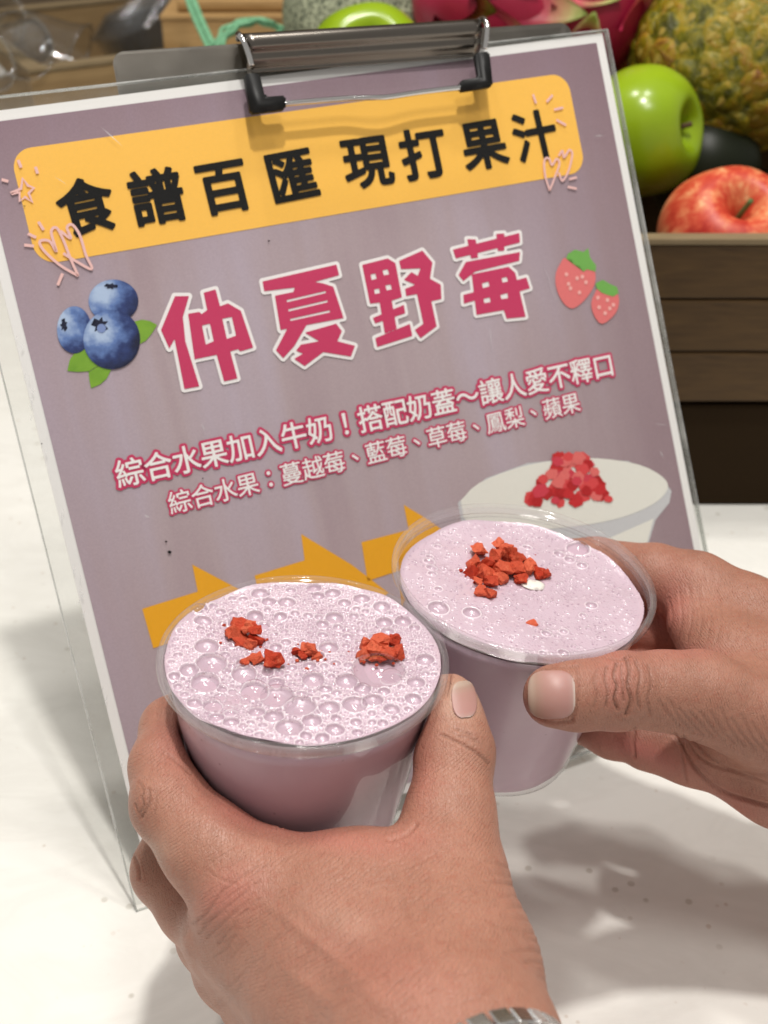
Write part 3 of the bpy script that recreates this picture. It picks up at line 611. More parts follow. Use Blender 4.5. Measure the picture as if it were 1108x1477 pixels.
def build_cup(C, label, fb, specs, keep):
    M = cup_matrix(C['px'], C['py'], C['d'], C['roll'], C['lean']); C['M'] = M
    root = empty('smoothie_cup', label, 'drink', M, 'clear cups of pink berry smoothie held up together')
    Rr, h, rb, fz = C['R'], C['h'], C['rb'], C['fz']; Rw = Rr - 0.0021      # wall radius at the top
    wall_r = lambda z: rb + (Rw - rb) * (1 + z / h)                          # z in [-h,0]
    C['wall_r'] = wall_r; C['inv'] = np.array(M.inverted())
    # outer shell
    pr = [(Rw, -0.0045)] + [(wall_r(-h * k / 12), -h * k / 12) for k in range(1, 12)] + [(rb + 0.0014, -h + 0.005), (rb + 0.0004, -h + 0.0022), (rb - 0.0016, -h + 0.0004), (rb - 0.004, -h), (0.0005, -h + 0.001)]
    link('cup_wall', lathe('cup_wall', pr, 128), M_wall, root, smooth=True)
    # lip: rounded solid band of clear plastic
    lip = [(Rw - 0.0003, -0.0050), (Rw - 0.0003, -0.0004), (Rw, 0.0004), (Rr - 0.0012, 0.0006), (Rr - 0.0003, 0.0002), (Rr, -0.0008), (Rr - 0.0001, -0.0028), (Rr - 0.0007, -0.0038), (Rr - 0.0012, -0.0040), (Rr - 0.0014, -0.0030), (Rr - 0.0013, -0.0010), (Rw + 0.0002, -0.0007), (Rw + 0.0001, -0.0050)]
    link('lip', lathe('lip', lip, 160, True), M_rim, root, smooth=True)
    ir = lambda z: wall_r(z) - 0.0005
    pr = [(0.0003, fz - 0.0016), (ir(fz) - 0.002, fz - 0.0014), (ir(fz) - 0.0002, fz - 0.0004)] + [(ir(-h * k / 14), -h * k / 14) for k in range(2, 14)] + [(rb - 0.0004, -h + 0.0045), (rb - 0.0016, -h + 0.0022), (rb - 0.0040, -h + 0.0012), (0.0003, -h + 0.0012)]
    link('smoothie', lathe('smoothie', pr, 128), M_liq, root, smooth=True)
    # foam: a height field of bowls and raised films
    Rf = ir(fz) + 0.0003; Bs = pack(Rf, specs, fb, C['seed'], keep); N = 380
    xs = np.linspace(-Rf, Rf, N); X, Y = np.meshgrid(xs, xs); rho = np.hypot(X, Y)
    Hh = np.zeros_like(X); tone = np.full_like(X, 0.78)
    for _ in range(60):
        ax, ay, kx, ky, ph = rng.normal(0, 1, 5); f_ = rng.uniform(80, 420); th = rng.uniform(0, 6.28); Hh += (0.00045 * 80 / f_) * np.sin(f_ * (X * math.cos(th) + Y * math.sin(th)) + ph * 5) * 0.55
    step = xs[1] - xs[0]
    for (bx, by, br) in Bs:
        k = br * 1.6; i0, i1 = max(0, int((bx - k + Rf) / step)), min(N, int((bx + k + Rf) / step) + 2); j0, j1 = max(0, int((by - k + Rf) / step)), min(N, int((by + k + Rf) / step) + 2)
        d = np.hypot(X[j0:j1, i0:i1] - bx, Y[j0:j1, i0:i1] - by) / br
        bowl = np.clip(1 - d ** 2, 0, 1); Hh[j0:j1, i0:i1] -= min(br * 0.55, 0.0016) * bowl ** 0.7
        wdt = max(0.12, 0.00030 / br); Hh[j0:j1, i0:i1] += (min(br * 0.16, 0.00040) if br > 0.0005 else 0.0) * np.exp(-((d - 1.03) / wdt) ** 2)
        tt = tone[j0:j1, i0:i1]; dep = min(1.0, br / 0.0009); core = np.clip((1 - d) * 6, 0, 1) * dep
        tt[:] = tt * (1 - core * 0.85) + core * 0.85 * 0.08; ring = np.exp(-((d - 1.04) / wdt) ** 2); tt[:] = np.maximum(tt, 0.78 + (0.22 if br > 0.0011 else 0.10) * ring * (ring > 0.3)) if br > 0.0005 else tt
    Hh += 0.0009 * np.clip((rho - (Rf - 0.0025)) / 0.0025, 0, 1) ** 2
    C['hf'] = (xs, Hh, fz)
    idx = -np.ones((N, N), int); ok = rho <= Rf; idx[ok] = np.arange(ok.sum()); V = np.stack([X[ok], Y[ok], Hh[ok] + fz], 1)
    c4 = ok[:-1, :-1] & ok[:-1, 1:] & ok[1:, 1:] & ok[1:, :-1]
    Q = np.stack([idx[:-1, :-1][c4], idx[:-1, 1:][c4], idx[1:, 1:][c4], idx[1:, :-1][c4]], 1)
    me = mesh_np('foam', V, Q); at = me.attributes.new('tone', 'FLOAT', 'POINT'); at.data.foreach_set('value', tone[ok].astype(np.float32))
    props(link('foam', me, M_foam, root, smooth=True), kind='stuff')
    dv, df = dome_mesh(); dm = mesh('bubble', dv, df); dm.materials.append(M_bub); dm.shade_smooth()
    sv, sf = dome_mesh(12, 4); big = [b_ for b_ in Bs if b_[2] > 0.0011]; small = [b_ for b_ in Bs if b_[2] <= 0.0011]
    big.sort(key=lambda b_: -b_[2]); small += big[130:]; big = big[:130]
    for (bx, by, br) in big:
        i = int((bx + Rf) / step); j = int((by + Rf) / step); z_ = fz + 0.0001
        link('bubble', dm, None, root, Matrix.Translation((bx, by, z_)) @ Matrix.Diagonal((br * 1.0, br * 1.0, br * 0.85, 1)))
    V, Fc = [], []
    for (bx, by, br) in small:
        o_ = len(V); V += [(bx + v[0] * br, by + v[1] * br, fz + v[2] * br) for v in sv]; Fc += [tuple(o_ + q_ for q_ in f_) for f_ in sf]
    props(link('fine_bubbles', mesh('fine_bubbles', V, Fc), M_bub, root, smooth=True), kind='stuff')
    return root
def local_of(C, px, py):                  # pixel -> x, y on the drink's surface
    Mi = C['M'].inverted(); o = Mi @ Vector((0, 0, CAMH)); d = Mi.to_3x3() @ Vector(ray(px, py)); t = (C['fz'] - o.z) / d.z; p = o + d * t; return p.x, p.y
for C in CUPS: C['M'] = cup_matrix(C['px'], C['py'], C['d'], C['roll'], C['lean'])
keepL = [(*local_of(CUPS[0], x, y), r) for x, y, r in ((546, 968, 0.0078), (500, 983, 0.0032), (452, 980, 0.0032), (400, 1005, 0.0048), (433, 1020, 0.0045), (367, 994, 0.0038), (296, 984, 0.0040), (305, 958, 0.0045), (352, 972, 0.0036), (512, 1019, 0.0036), (538, 1013, 0.0030), (475, 1024, 0.0030), (417, 1052, 0.0038), (395, 1034, 0.0028), (376, 859, 0.0030), (368, 889, 0.0026), (298, 934, 0.0036), (287, 880, 0.0028), (453, 849, 0.0024), (480, 858, 0.0026), (600, 986, 0.0027), (596, 1010, 0.0025), (565, 1027, 0.0024), (293, 898, 0.0028), (565, 975, 0.0030), (474, 935, 0.0030))]
keepR = [(*local_of(CUPS[1], x, y), r) for x, y, r in ((834, 791, 0.0045), (807, 799, 0.0022), (822, 806, 0.0020), (632, 879, 0.0038), (680, 886, 0.0032), (853, 874, 0.0022), (900, 806, 0.0022), (760, 792, 0.0018))]
keepL = [(x, y, r * 1.12) for x, y, r in keepL]
cupL = build_cup(CUPS[0], 'clear cup of pink smoothie with big bubbles, held in the near hand', lambda x, y: 0.80 if y > -0.004 else 0.15, [(150, 0.0014, 0.0032), (520, 0.0007, 0.0014), (1900, 0.00028, 0.0007)], keepL)
cupR = build_cup(CUPS[1], 'clear cup of pink smoothie with one strawberry heap, gripped from the right', lambda x, y: 0.85, [(14, 0.0012, 0.0022), (190, 0.0005, 0.0011), (1100, 0.00025, 0.0006)], keepR)

# ------------------------------------------------------------------ strawberry pieces on the foam
def mat_straw():
    t = NT('dried_strawberry'); c = t.coord(); n = t.noise(c, 380, 5, 0.7); oi = t.add('ShaderNodeObjectInfo')
    a = t.mix(oi.outputs['Random'], srgb(184, 52, 24), srgb(228, 112, 78)); col = t.mix(n, t.mix(0.45, a, srgb(130, 22, 12)), a)
    col = t.mix(t.ramp(n, [(0.58, (0, 0, 0)), (0.75, (0.5, 0.5, 0.5))]), col, srgb(240, 150, 110))
    sd2 = t.ramp(t.voro(c, 900), [(0.0, (1, 1, 1)), (0.14, (1, 1, 1)), (0.22, (0, 0, 0))]); col = t.mix(t.math('MULTIPLY', sd2, 0.5), col, srgb(96, 20, 8))
    t.set(color=col, rough=0.65, spec=0.25, normal=t.bump(n, 1.0, 0.0010), sss=0.08); t.b.inputs['Subsurface Radius'].default_value = (0.002, 0.0006, 0.0004); t.b.inputs['Subsurface Scale'].default_value = 1; return t.m
M_straw = mat_straw()
def chunk_mesh(seed, s):
    r = random.Random(seed); bm = bmesh.new()
    for _ in range(15):
        v = Vector((r.gauss(0, 1), r.gauss(0, 1), r.gauss(0, 1))).normalized() * r.uniform(0.78, 1.12); v.z *= 0.85; v.x *= r.uniform(0.9, 1.1); bm.verts.new(v * s)
    g = bmesh.ops.convex_hull(bm, input=bm.verts[:]); bmesh.ops.delete(bm, geom=[x for x in g['geom_interior'] if isinstance(x, bmesh.types.BMVert)], context='VERTS')
    bmesh.ops.subdivide_edges(bm, edges=bm.edges[:], cuts=2, use_grid_fill=True)
    for v in bm.verts:
        nz = noise.noise(v.co * (2.6 / s) + Vector((seed * 3.1, 0, 0))) * 0.22 * s + noise.noise(v.co * (7 / s)) * 0.07 * s; v.co += v.co.normalized() * nz
    return bm_mesh('strawberry_piece', bm)
def height(C, x, y):
    xs, Hh, fz = C['hf']; i = int(np.clip(np.searchsorted(xs, x), 0, len(xs) - 1)); j = int(np.clip(np.searchsorted(xs, y), 0, len(xs) - 1)); return max(Hh[j, i], -0.0004) + fz
piles = [ # cup, pile words, centre spots (px, py, size mm, lift mm)
 (0, 'left pile on the near cup', [(338, 918, 3.0, 0), (352, 925, 2.9, 0), (371, 925, 2.7, 0), (360, 910, 2.9, 1.6), (345, 906, 2.8, 1.2), (368, 914, 2.4, 2.2), (362, 932, 2.2, 0)]),
 (0, 'small pair left of centre on the near cup', [(354, 957, 1.8, 0), (370, 955, 2.4, 0)]),
 (0, 'lone dark chunk on the near cup', [(394, 957, 3.2, 0.2)]),
 (0, 'middle group on the near cup', [(428, 945, 1.9, 0), (445, 941, 2.8, 0.8), (456, 949, 1.9, 0), (437, 948, 1.7, 0)]),
 (0, 'right pile on the near cup', [(524, 946, 2.4, 0), (528, 932, 2.5, 0.8), (541, 948, 2.3, 0), (548, 930, 2.9, 1.6), (570, 927, 2.5, 1.0), (560, 946, 2.7, 0.6), (574, 946, 2.7, 0.2), (536, 940, 2.4, 1.4), (552, 941, 2.2, 0.8), (550, 953, 1.5, 0)]),
 (1, 'heap on the far cup', [(680, 816, 2.6, 0), (688, 800, 2.6, 0.6), (680, 830, 2.4, 0), (697, 832, 3.0, 0.3), (708, 845, 2.5, 0), (700, 818, 2.9, 1.6), (713, 806, 2.9, 1.4), (722, 822, 3.0, 1.6), (735, 803, 2.9, 1.6), (728, 796, 2.6, 2.8), (745, 808, 2.6, 0.8), (742, 825, 2.7, 0.6), (758, 822, 2.6, 0.4), (765, 818, 2.2, 0), (752, 838, 2.2, 0), (774, 831, 2.3, 0), (785, 832, 2.0, 0), (722, 838, 2.4, 0.2), (716, 791, 2.4, 2.4), (688, 842, 1.6, 0)]),
 (1, 'front crumb pair below the heap on the far cup', [(694, 860, 2.0, 0), (705, 861, 2.2, 0)]),
 (1, 'single pale crumb near the front of the far cup', [(768, 902, 1.6, -0.5)])]
sd_ = 0
for ci, words, spots in piles:
    C = CUPS[ci]; ords = {}
    if len(spots) > 2:
        ix = sorted(range(len(spots)), key=lambda i: spots[i][0]); ords[ix[0]] = 'leftmost piece of the '; ords[ix[-1]] = 'rightmost piece of the '
        iy = [i for i in sorted(range(len(spots)), key=lambda i: spots[i][1]) if i not in ords]; ords[iy[0]] = 'topmost piece of the '
        if len(iy) > 1: ords[iy[-1]] = 'lowest piece of the '
    elif len(spots) == 2: ords = {0: 'left of the ', 1: 'right of the '}
    for i, (px, py, sz_, lift) in enumerate(spots):
        sd_ += 1; x, y = local_of(C, px, py + lift * 3.2); s_ = sz_ * (0.00122 if ci == 0 else 0.00142); z_ = height(C, x, y) + s_ * 0.45 + lift * 0.001
        Mx = C['M'] @ Matrix.Translation((x, y, z_)) @ Matrix.Rotation(sd_ * 1.7, 4, 'Z')
        o = link('strawberry_piece', chunk_mesh(sd_, s_), M_straw); o.matrix_world = Mx; single = len(spots) == 1
        nth = ['first', 'second', 'third', 'fourth', 'fifth', 'sixth', 'seventh', 'eighth', 'ninth', 'tenth', 'eleventh', 'twelfth', 'thirteenth', 'fourteenth', 'fifteenth', 'sixteenth', 'seventeenth', 'eighteenth', 'nineteenth', 'twentieth'][sorted(range(len(spots)), key=lambda i_: spots[i_][0]).index(i)]
        lab = ('red dried strawberry, ' + (words if single else ords.get(i, nth + ' piece from the left in the ') + words))
        props(o, lab, 'strawberry piece', words + ' strawberry pieces')

M_cream = flat('white_cream', (0.80, 0.77, 0.70), 0.35, 0.4)
cx_, cy_ = local_of(CUPS[1], 770, 843); bm = bmesh.new(); bmesh.ops.create_icosphere(bm, subdivisions=3, radius=1.0)
for v in bm.verts: v.co = Vector((v.co.x * 0.0046, v.co.y * 0.0030, v.co.z * 0.0009)) * (1 + 0.25 * noise.noise(v.co * 1.7))
link('cream_patch', bm_mesh('cream_patch', bm), M_cream, cupR, Matrix.Translation((cx_, cy_, height(CUPS[1], cx_, cy_) + 0.0001)), smooth=True)
rc = random.Random(21)                                    # loose crumbs shed round each pile
for ci, words, spots in piles:
    if len(spots) < 3: continue
    C = CUPS[ci]; bm = bmesh.new()
    for _ in range(16):
        sp0 = rc.choice(spots); x, y = local_of(C, sp0[0] + rc.gauss(0, 13), sp0[1] + rc.gauss(0, 8)); rad = rc.uniform(0.0003, 0.0009); zz_ = height(C, x, y)
        g_ = bmesh.ops.create_icosphere(bm, subdivisions=1, radius=rad)
        for v in g_['verts']: v.co = Vector((v.co.x * rc.uniform(0.7, 1.3) + x, v.co.y * rc.uniform(0.7, 1.3) + y, v.co.z * 0.8 + zz_ + rad * 0.3))
    o = link('strawberry_crumbs', bm_mesh('strawberry_crumbs', bm), M_straw); o.matrix_world = C['M']
    props(o, 'tiny red strawberry crumbs scattered round the ' + words, 'crumbs', None, 'stuff')

# ------------------------------------------------------------------ hands: smooth blended distance fields, skinned with surface nets
def round_cone(P, a, b, r1, r2):
    ba = b - a; l2 = ba @ ba; rr = r1 - r2; a2 = l2 - rr * rr; il2 = 1.0 / l2; pa = P - a
    y = pa @ ba; z = y - l2; x2 = ((pa * l2 - y[..., None] * ba) ** 2).sum(-1); y2 = y * y * l2; z2 = z * z * l2
    k = np.sign(rr) * rr * rr * x2; out = (np.sqrt(x2 * a2 * il2) + y * rr) * il2 - r1
    c1 = np.sign(z) * a2 * z2 > k; c2 = np.sign(y) * a2 * y2 < k
    out = np.where(c2, np.sqrt(x2 + y2) * il2 - r1, out); out = np.where(c1, np.sqrt(x2 + z2) * il2 - r2, out); return out
def smin(a, b, k):
    h = np.clip(0.5 + 0.5 * (b - a) / k, 0, 1); return b + (a - b) * h - k * h * (1 - h)
def smax(a, b, k): return -smin(-a, -b, k)
class Hand:
    def __init__(s): s.pr = []; s.cut = []
    def chain(s, pts, k=0.004, ku=0.005):     # pts: (px, py, depth, radius mm); first link blends with ku, the rest with k
        P = [(W(p[0], p[1], p[2]), p[3] * 0.001) for p in pts]
        for i in range(len(P) - 1): s.pr.append((P[i][0], P[i + 1][0], P[i][1], P[i + 1][1], ku if i == 0 else k))
    def field(s, P):
        D = np.full(P.shape[:-1], 0.05)
        for (a, b, r1, r2, k) in s.pr: D = smin(D, round_cone(P, a, b, r1, r2), k)
        return s.carve(P, D)
    def carve(s, P, D):
        for C in s.cut:
            q_ = P @ C['inv'][:3, :3].T + C['inv'][:3, 3]; rho = np.hypot(q_[..., 0], q_[..., 1]); z_ = q_[..., 2]
            wr = C['rb'] + (C['R'] - 0.0021 - C['rb']) * (1 + z_ / C['h']); wr = np.where(z_ > -0.0055, C['R'] + 0.0004, wr)
            D = smax(D, -(np.maximum(np.maximum(rho - wr - 0.0003, z_ - 0.0015), -(z_ + C['h'] + 0.0003))), 0.0012)
        return D
    def grid(s, h):
        lo = np.min([np.minimum(a - r1, b - r2) for a, b, r1, r2, k in s.pr], 0) - 0.006; hi = np.max([np.maximum(a + r1, b + r2) for a, b, r1, r2, k in s.pr], 0) + 0.006
        n = np.ceil((hi - lo) / h).astype(int) + 1; ax = [lo[i] + h * np.arange(n[i]) for i in range(3)]; D = np.full(n, 0.05, np.float32)
        for (a, b, r1, r2, k) in s.pr:
            m = k + 0.004; l = np.minimum(a - r1, b - r2) - m; u = np.maximum(a + r1, b + r2) + m
            i0 = np.clip(((l - lo) / h).astype(int), 0, n); i1 = np.clip(((u - lo) / h).astype(int) + 2, 0, n)
            P = np.stack(np.meshgrid(*[ax[j][i0[j]:i1[j]] for j in range(3)], indexing='ij'), -1); sl = tuple(slice(i0[j], i1[j]) for j in range(3))
            D[sl] = smin(D[sl], round_cone(P, a, b, r1, r2), k)
        if s.cut:
            for i in range(0, n[0], 24):
                P = np.stack(np.meshgrid(ax[0][i:i + 24], ax[1], ax[2], indexing='ij'), -1); D[i:i + 24] = s.carve(P, D[i:i + 24])
        return D, lo, h
def surface_net(D, lo, h):
    ins = D < 0; n = np.array(D.shape); cs = tuple(n - 1); acc = np.zeros(cs + (3,), np.float32); cnt = np.zeros(cs, np.float32)
    corners = [(i, j, k) for i in (0, 1) for j in (0, 1) for k in (0, 1)]
    def sl(c): return tuple(slice(c[i], n[i] - 1 + c[i]) for i in range(3))
    for c in corners:
        for ax in range(3):
            if c[ax] == 0:
                c2 = list(c); c2[ax] = 1; a, b = D[sl(c)], D[sl(c2)]; m = (a < 0) != (b < 0); t = np.where(m, a / np.where(m, a - b, 1), 0)
                for d in range(3): acc[..., d] += np.where(m, (c[d] + (t if d == ax else 0)), 0)
                cnt += m
    act = cnt > 0; idx = -np.ones(cs, np.int64); idx[act] = np.arange(act.sum()); ijk = np.argwhere(act); V = lo + h * (ijk + acc[act] / cnt[act][:, None])
    Q = []
    for ax in range(3):
        o1, o2 = [(1, 2), (2, 0), (0, 1)][ax]; a = [slice(1, n[i] - 1) for i in range(3)]; a[ax] = slice(0, n[ax] - 1); b = list(a); b[ax] = slice(1, n[ax])
        m = ins[tuple(a)] != ins[tuple(b)]; w = np.argwhere(m); off = np.array([1, 1, 1]); off[ax] = 0; w = w + off; e1 = np.zeros(3, int); e1[o1] = 1; e2 = np.zeros(3, int); e2[o2] = 1
        f = lambda q_: idx[q_[:, 0], q_[:, 1], q_[:, 2]]
        q4 = np.stack([f(w - e1 - e2), f(w - e2), f(w), f(w - e1)], 1); flip = ~ins[w[:, 0], w[:, 1], w[:, 2]]; q4[flip] = q4[flip][:, ::-1]; Q.append(q4)
    Q = np.concatenate(Q); return V, Q[(Q >= 0).all(1)]
def normals(V, Q):
    n = np.cross(V[Q[:, 2]] - V[Q[:, 0]], V[Q[:, 3]] - V[Q[:, 1]]); N = np.zeros_like(V)
    for k in range(4): np.add.at(N, Q[:, k], n)
    return N / (np.linalg.norm(N, axis=1, keepdims=True) + 1e-12)
def relax(V, Q, it=2):
    E = np.concatenate([Q[:, [0, 1]], Q[:, [1, 2]], Q[:, [2, 3]], Q[:, [3, 0]]])
    for _ in range(it):
        A = np.zeros_like(V); c = np.zeros(len(V)); np.add.at(A, E[:, 0], V[E[:, 1]]); np.add.at(A, E[:, 1], V[E[:, 0]]); np.add.at(c, E[:, 0], 1); np.add.at(c, E[:, 1], 1)
        V = V * 0.5 + 0.5 * A / c[:, None]
    return V
def pl_dist(P, pts):
    A = np.array(pts, float); d = np.full(len(P), 1e9)
    for a, b in zip(A[:-1], A[1:]):
        ab = b - a; t = np.clip((P - a) @ ab / (ab @ ab + 1e-9), 0, 1); d = np.minimum(d, np.hypot(*(P - a - t[:, None] * ab).T))
    return d
def build_hand(Hn, skin, creases, spots, label, name='hand', h=0.00065):
    D, lo, h = Hn.grid(h); V, Q = surface_net(D, lo, h); V = relax(V, Q, 3); N = normals(V, Q)
    cen = np.array([D.shape[0] / 2] * 3)
    px, dep = to_px(V); eye = np.array([0, 0, CAMH]) - V; eye /= np.linalg.norm(eye, axis=1, keepdims=True); face = (N * eye).sum(1)
    if face[np.argmin(dep)] < 0: N = -N; Q = Q[:, ::-1]; face = -face
    vis = np.clip(face * 4 + 0.6, 0, 1); tint = np.zeros((len(V), 4), np.float32); tint[:, 3] = 1; disp = np.zeros(len(V))
    for (pts, w, depth, dark) in creases:
        P = [tuple(p) for p in smooth_path([np.array(p, float) for p in pts], 4)] if len(pts) > 2 else pts
        d = pl_dist(px, P); g = np.exp(-(d / w) ** 2) * vis; disp -= depth * 0.00135 * g; disp += depth * 0.00035 * np.exp(-((d - 2.0 * w) / (1.2 * w)) ** 2) * vis
        tint[:, 1] = np.maximum(tint[:, 1], dark * np.exp(-(d / (w * 1.15)) ** 2) * vis)
    for (x, y, rx, ry, ang, ch, amt, bulge) in spots:
        c, s_ = math.cos(R_(ang)), math.sin(R_(ang)); dx, dy = px[:, 0] - x, px[:, 1] - y; g = np.exp(-(((dx * c + dy * s_) / rx) ** 2 + ((-dx * s_ + dy * c) / ry) ** 2)) * np.clip(face * 3 + 0.9, 0, 1)
        if ch >= 0: tint[:, ch] = np.clip(tint[:, ch] + amt * g, 0, 1)
        disp += bulge * 0.001 * g
    V = V + N * disp[:, None]
    root = empty(name, label, 'hand'); me = mesh_np('skin', V, Q); ca = me.color_attributes.new('tint', 'FLOAT_COLOR', 'POINT'); ca.data.foreach_set('color', tint.ravel())
    link('skin', me, skin, root, smooth=True); return root
def nail(Hn, parent, c, along, half_l, half_w, mat, curve=0.0, depth0=0.36, lift=0.0005, shp=2.6, fold=None):
    # c: pixel of the nail's centre; along: unit pixel direction to its free edge
    al = np.array(along, float); al /= np.linalg.norm(al); ac = np.array([-al[1], al[0]]); n = 22; V, ok, T_ = [], [], {}
    G = [(i, j) for j in range(-n, n + 1) for i in range(-n, n + 1)]
    P0 = []
    for (i, j) in G:
        a_, b_ = i / n, j / n; q_ = np.array(c) + al * a_ * half_l + ac * b_ * half_w; P0.append(q_)
    P0 = np.array(P0); o = np.array([0, 0, CAMH]); dirs = np.array([ray(*p) for p in P0]); dn = dirs / np.linalg.norm(dirs, axis=1, keepdims=True); t = np.full(len(dn), depth0)
    for _ in range(60): t = t + np.clip(Hn.field(o + dn * t[:, None]), -0.002, 0.01) * 0.8
    S_ = o + dn * t[:, None]
    e = 0.0005; g = np.stack([Hn.field(S_ + np.eye(3)[k] * e) - Hn.field(S_ - np.eye(3)[k] * e) for k in range(3)], 1); g /= np.linalg.norm(g, axis=1, keepdims=True) + 1e-9
    V = []; Fc = []; idx = {}; hit = (np.abs(Hn.field(S_)) < 0.0004) & ((g * -dn).sum(1) > 0.12)
    for m_, (i, j) in enumerate(G):
        a_, b_ = i / n, j / n; lim = abs(a_) ** shp + abs(b_) ** shp
        if lim <= 1.0 and hit[m_]:
            idx[(i, j)] = len(V); edge = np.clip((1 - lim) * 5, 0, 1); V.append(S_[m_] + g[m_] * (lift * (0.25 + 0.75 * edge ** 0.5) + 0.0004 * max(0, a_) ** 3))
    for (i, j) in idx:
        if all(k in idx for k in ((i + 1, j), (i + 1, j + 1), (i, j + 1))): Fc.append((idx[(i, j)], idx[(i + 1, j)], idx[(i + 1, j + 1)], idx[(i, j + 1)]))
    me = mesh('thumbnail', V, Fc); o_ = link('thumbnail', me, mat, parent, smooth=True); return o_
def mat_nail(name, cen, along3, L):
    t = NT(name); g = t.add('ShaderNodeNewGeometry'); vm = t.add('ShaderNodeVectorMath'); vm.operation = 'SUBTRACT'; t.l.new(g.outputs['Position'], vm.inputs[0]); vm.inputs[1].default_value = tuple(cen)
    dt = t.add('ShaderNodeVectorMath'); dt.operation = 'DOT_PRODUCT'; t.l.new(vm.outputs[0], dt.inputs[0]); dt.inputs[1].default_value = tuple(along3)
    f = t.math('ADD', t.math('MULTIPLY', dt.outputs['Value'], 0.5 / L), 0.5)
    col = t.ramp(f, [(0.0, (0.62, 0.52, 0.46)), (0.05, (0.56, 0.44, 0.39)), (0.09, (0.44, 0.26, 0.23)), (0.2, (0.43, 0.225, 0.20)), (0.66, (0.44, 0.24, 0.205)), (0.84, (0.43, 0.27, 0.215)), (0.93, (0.47, 0.34, 0.27))])
    n = t.noise(t.coord(scale=(1, 1, 1)), 300, 2); t.set(color=col, rough=0.42, spec=0.45, normal=t.bump(n, 0.08, 0.0004), sss=0.1)
    t.b.inputs['Subsurface Radius'].default_value = (0.002, 0.0008, 0.0005); t.b.inputs['Subsurface Scale'].default_value = 1; return t.m

SK1 = (0.425, 0.203, 0.140); RED1 = (0.53, 0.19, 0.15)
ac1 = W(480, 1350, 0.36) - W(452, 1310, 0.36); ac1 /= np.linalg.norm(ac1); ac2 = W(1060, 1000, 0.45) - W(1035, 1010, 0.45); ac2 /= np.linalg.norm(ac2)
H1 = Hand(); H1.cut = [CUPS[0], CUPS[1]]
# back of the hand and wrist
H1.chain([(372, 1292, 0.378, 15.0), (520, 1400, 0.352, 19.0), (650, 1530, 0.318, 26)], 0.012, 0.012)
H1.chain([(330, 1345, 0.388, 13.5), (470, 1450, 0.355, 18.0), (600, 1580, 0.322, 26)], 0.012, 0.012)
H1.chain([(340, 1392, 0.402, 13.5), (470, 1500, 0.368, 16.0), (600, 1640, 0.335, 24)], 0.010, 0.010)
H1.chain([(372, 1440, 0.412, 12.5), (490, 1560, 0.385, 15.0), (600, 1680, 0.350, 22)], 0.010, 0.010)
H1.chain([(400, 1278, 0.380, 14.0), (520, 1285, 0.374, 15.5), (630, 1290, 0.368, 17.0)], 0.014, 0.014)
H1.chain([(500, 1350, 0.362, 17), (640, 1400, 0.350, 20)], 0.014, 0.014)
H1.chain([(625, 1540, 0.318, 27), (745, 1720, 0.285, 28), (900, 1950, 0.25, 30)], 0.012, 0.012)
# thumb
H1.chain([(672, 1500, 0.322, 20.5), (664, 1400, 0.345, 19.6), (648, 1262, 0.372, 15.2)], 0.010, 0.012)
H1.chain([(648, 1262, 0.372, 15.0), (649, 1180, 0.384, 13.2), (656, 1085, 0.396, 11.6), (650, 1035, 0.402, 9.3), (647, 1008, 0.404, 8.3)], 0.006, 0.008)
# index finger round the left side of the cup
H1.chain([(372, 1288, 0.378, 14.8), (300, 1222, 0.384, 13.6), (247, 1160, 0.392, 12.3)], 0.006, 0.010)
H1.chain([(247, 1160, 0.392, 12.2), (238, 1105, 0.403, 11.0), (247, 1050, 0.418, 9.8), (285, 1015, 0.440, 8.8), (340, 1000, 0.462, 8.0)], 0.004, 0.004)
# middle, ring, little finger
H1.chain([(325, 1345, 0.396, 13.4), (285, 1305, 0.410, 12.6), (243, 1256, 0.418, 12.2)], 0.004, 0.006)
H1.chain([(243, 1256, 0.418, 12.0), (262, 1185, 0.432, 10.6), (320, 1130, 0.468, 9.2), (390, 1100, 0.480, 8.2)], 0.004, 0.003)
H1.chain([(340, 1395, 0.406, 13.0), (308, 1352, 0.422, 11.8), (310, 1290, 0.444, 10.5), (350, 1230, 0.470, 9.2), (420, 1190, 0.478, 8.2)], 0.004, 0.005)
H1.chain([(375, 1440, 0.416, 12.0), (360, 1400, 0.430, 10.5), (350, 1350, 0.450, 9.5), (400, 1300, 0.468, 8.4), (450, 1270, 0.472, 7.6)], 0.004, 0.005)
crL = []
crL += [([(214, 1138), (216, 1150), (212, 1166), (204, 1180)], 2.0, 0.30, 0.5), ([(204, 1150), (208, 1160), (203, 1172)], 1.5, 0.35, 0.5), ([(200, 1128), (207, 1140), (205, 1150)], 1.4, 0.25, 0.35), ([(222, 1140), (226, 1155), (223, 1172)], 1.4, 0.22, 0.3), ([(196, 1160), (200, 1172), (206, 1178)], 1.4, 0.25, 0.3)]
crL += [([(636, 1060), (655, 1068), (675, 1079), (692, 1090), (705, 1102)], 2.0, 0.42, 0.5), ([(655, 1050), (668, 1056), (682, 1060)], 1.6, 0.35, 0.45), ([(660, 1062), (676, 1064), (690, 1072)], 1.4, 0.25, 0.35), ([(672, 1050), (682, 1068), (690, 1066)], 1.3, 0.25, 0.3), ([(650, 1056), (662, 1064), (678, 1070)], 1.2, 0.2, 0.25)]
crL += [([(235, 1085), (255, 1098), (276, 1116)], 2.2, 0.35, 0.15), ([(300, 1255), (318, 1268), (345, 1276)], 1.8, 0.15, 0.15), ([(194, 1236), (200, 1250), (202, 1268)], 2.0, 0.4, 0.5), ([(230, 1345), (240, 1362), (246, 1378)], 2.0, 0.35, 0.3)]
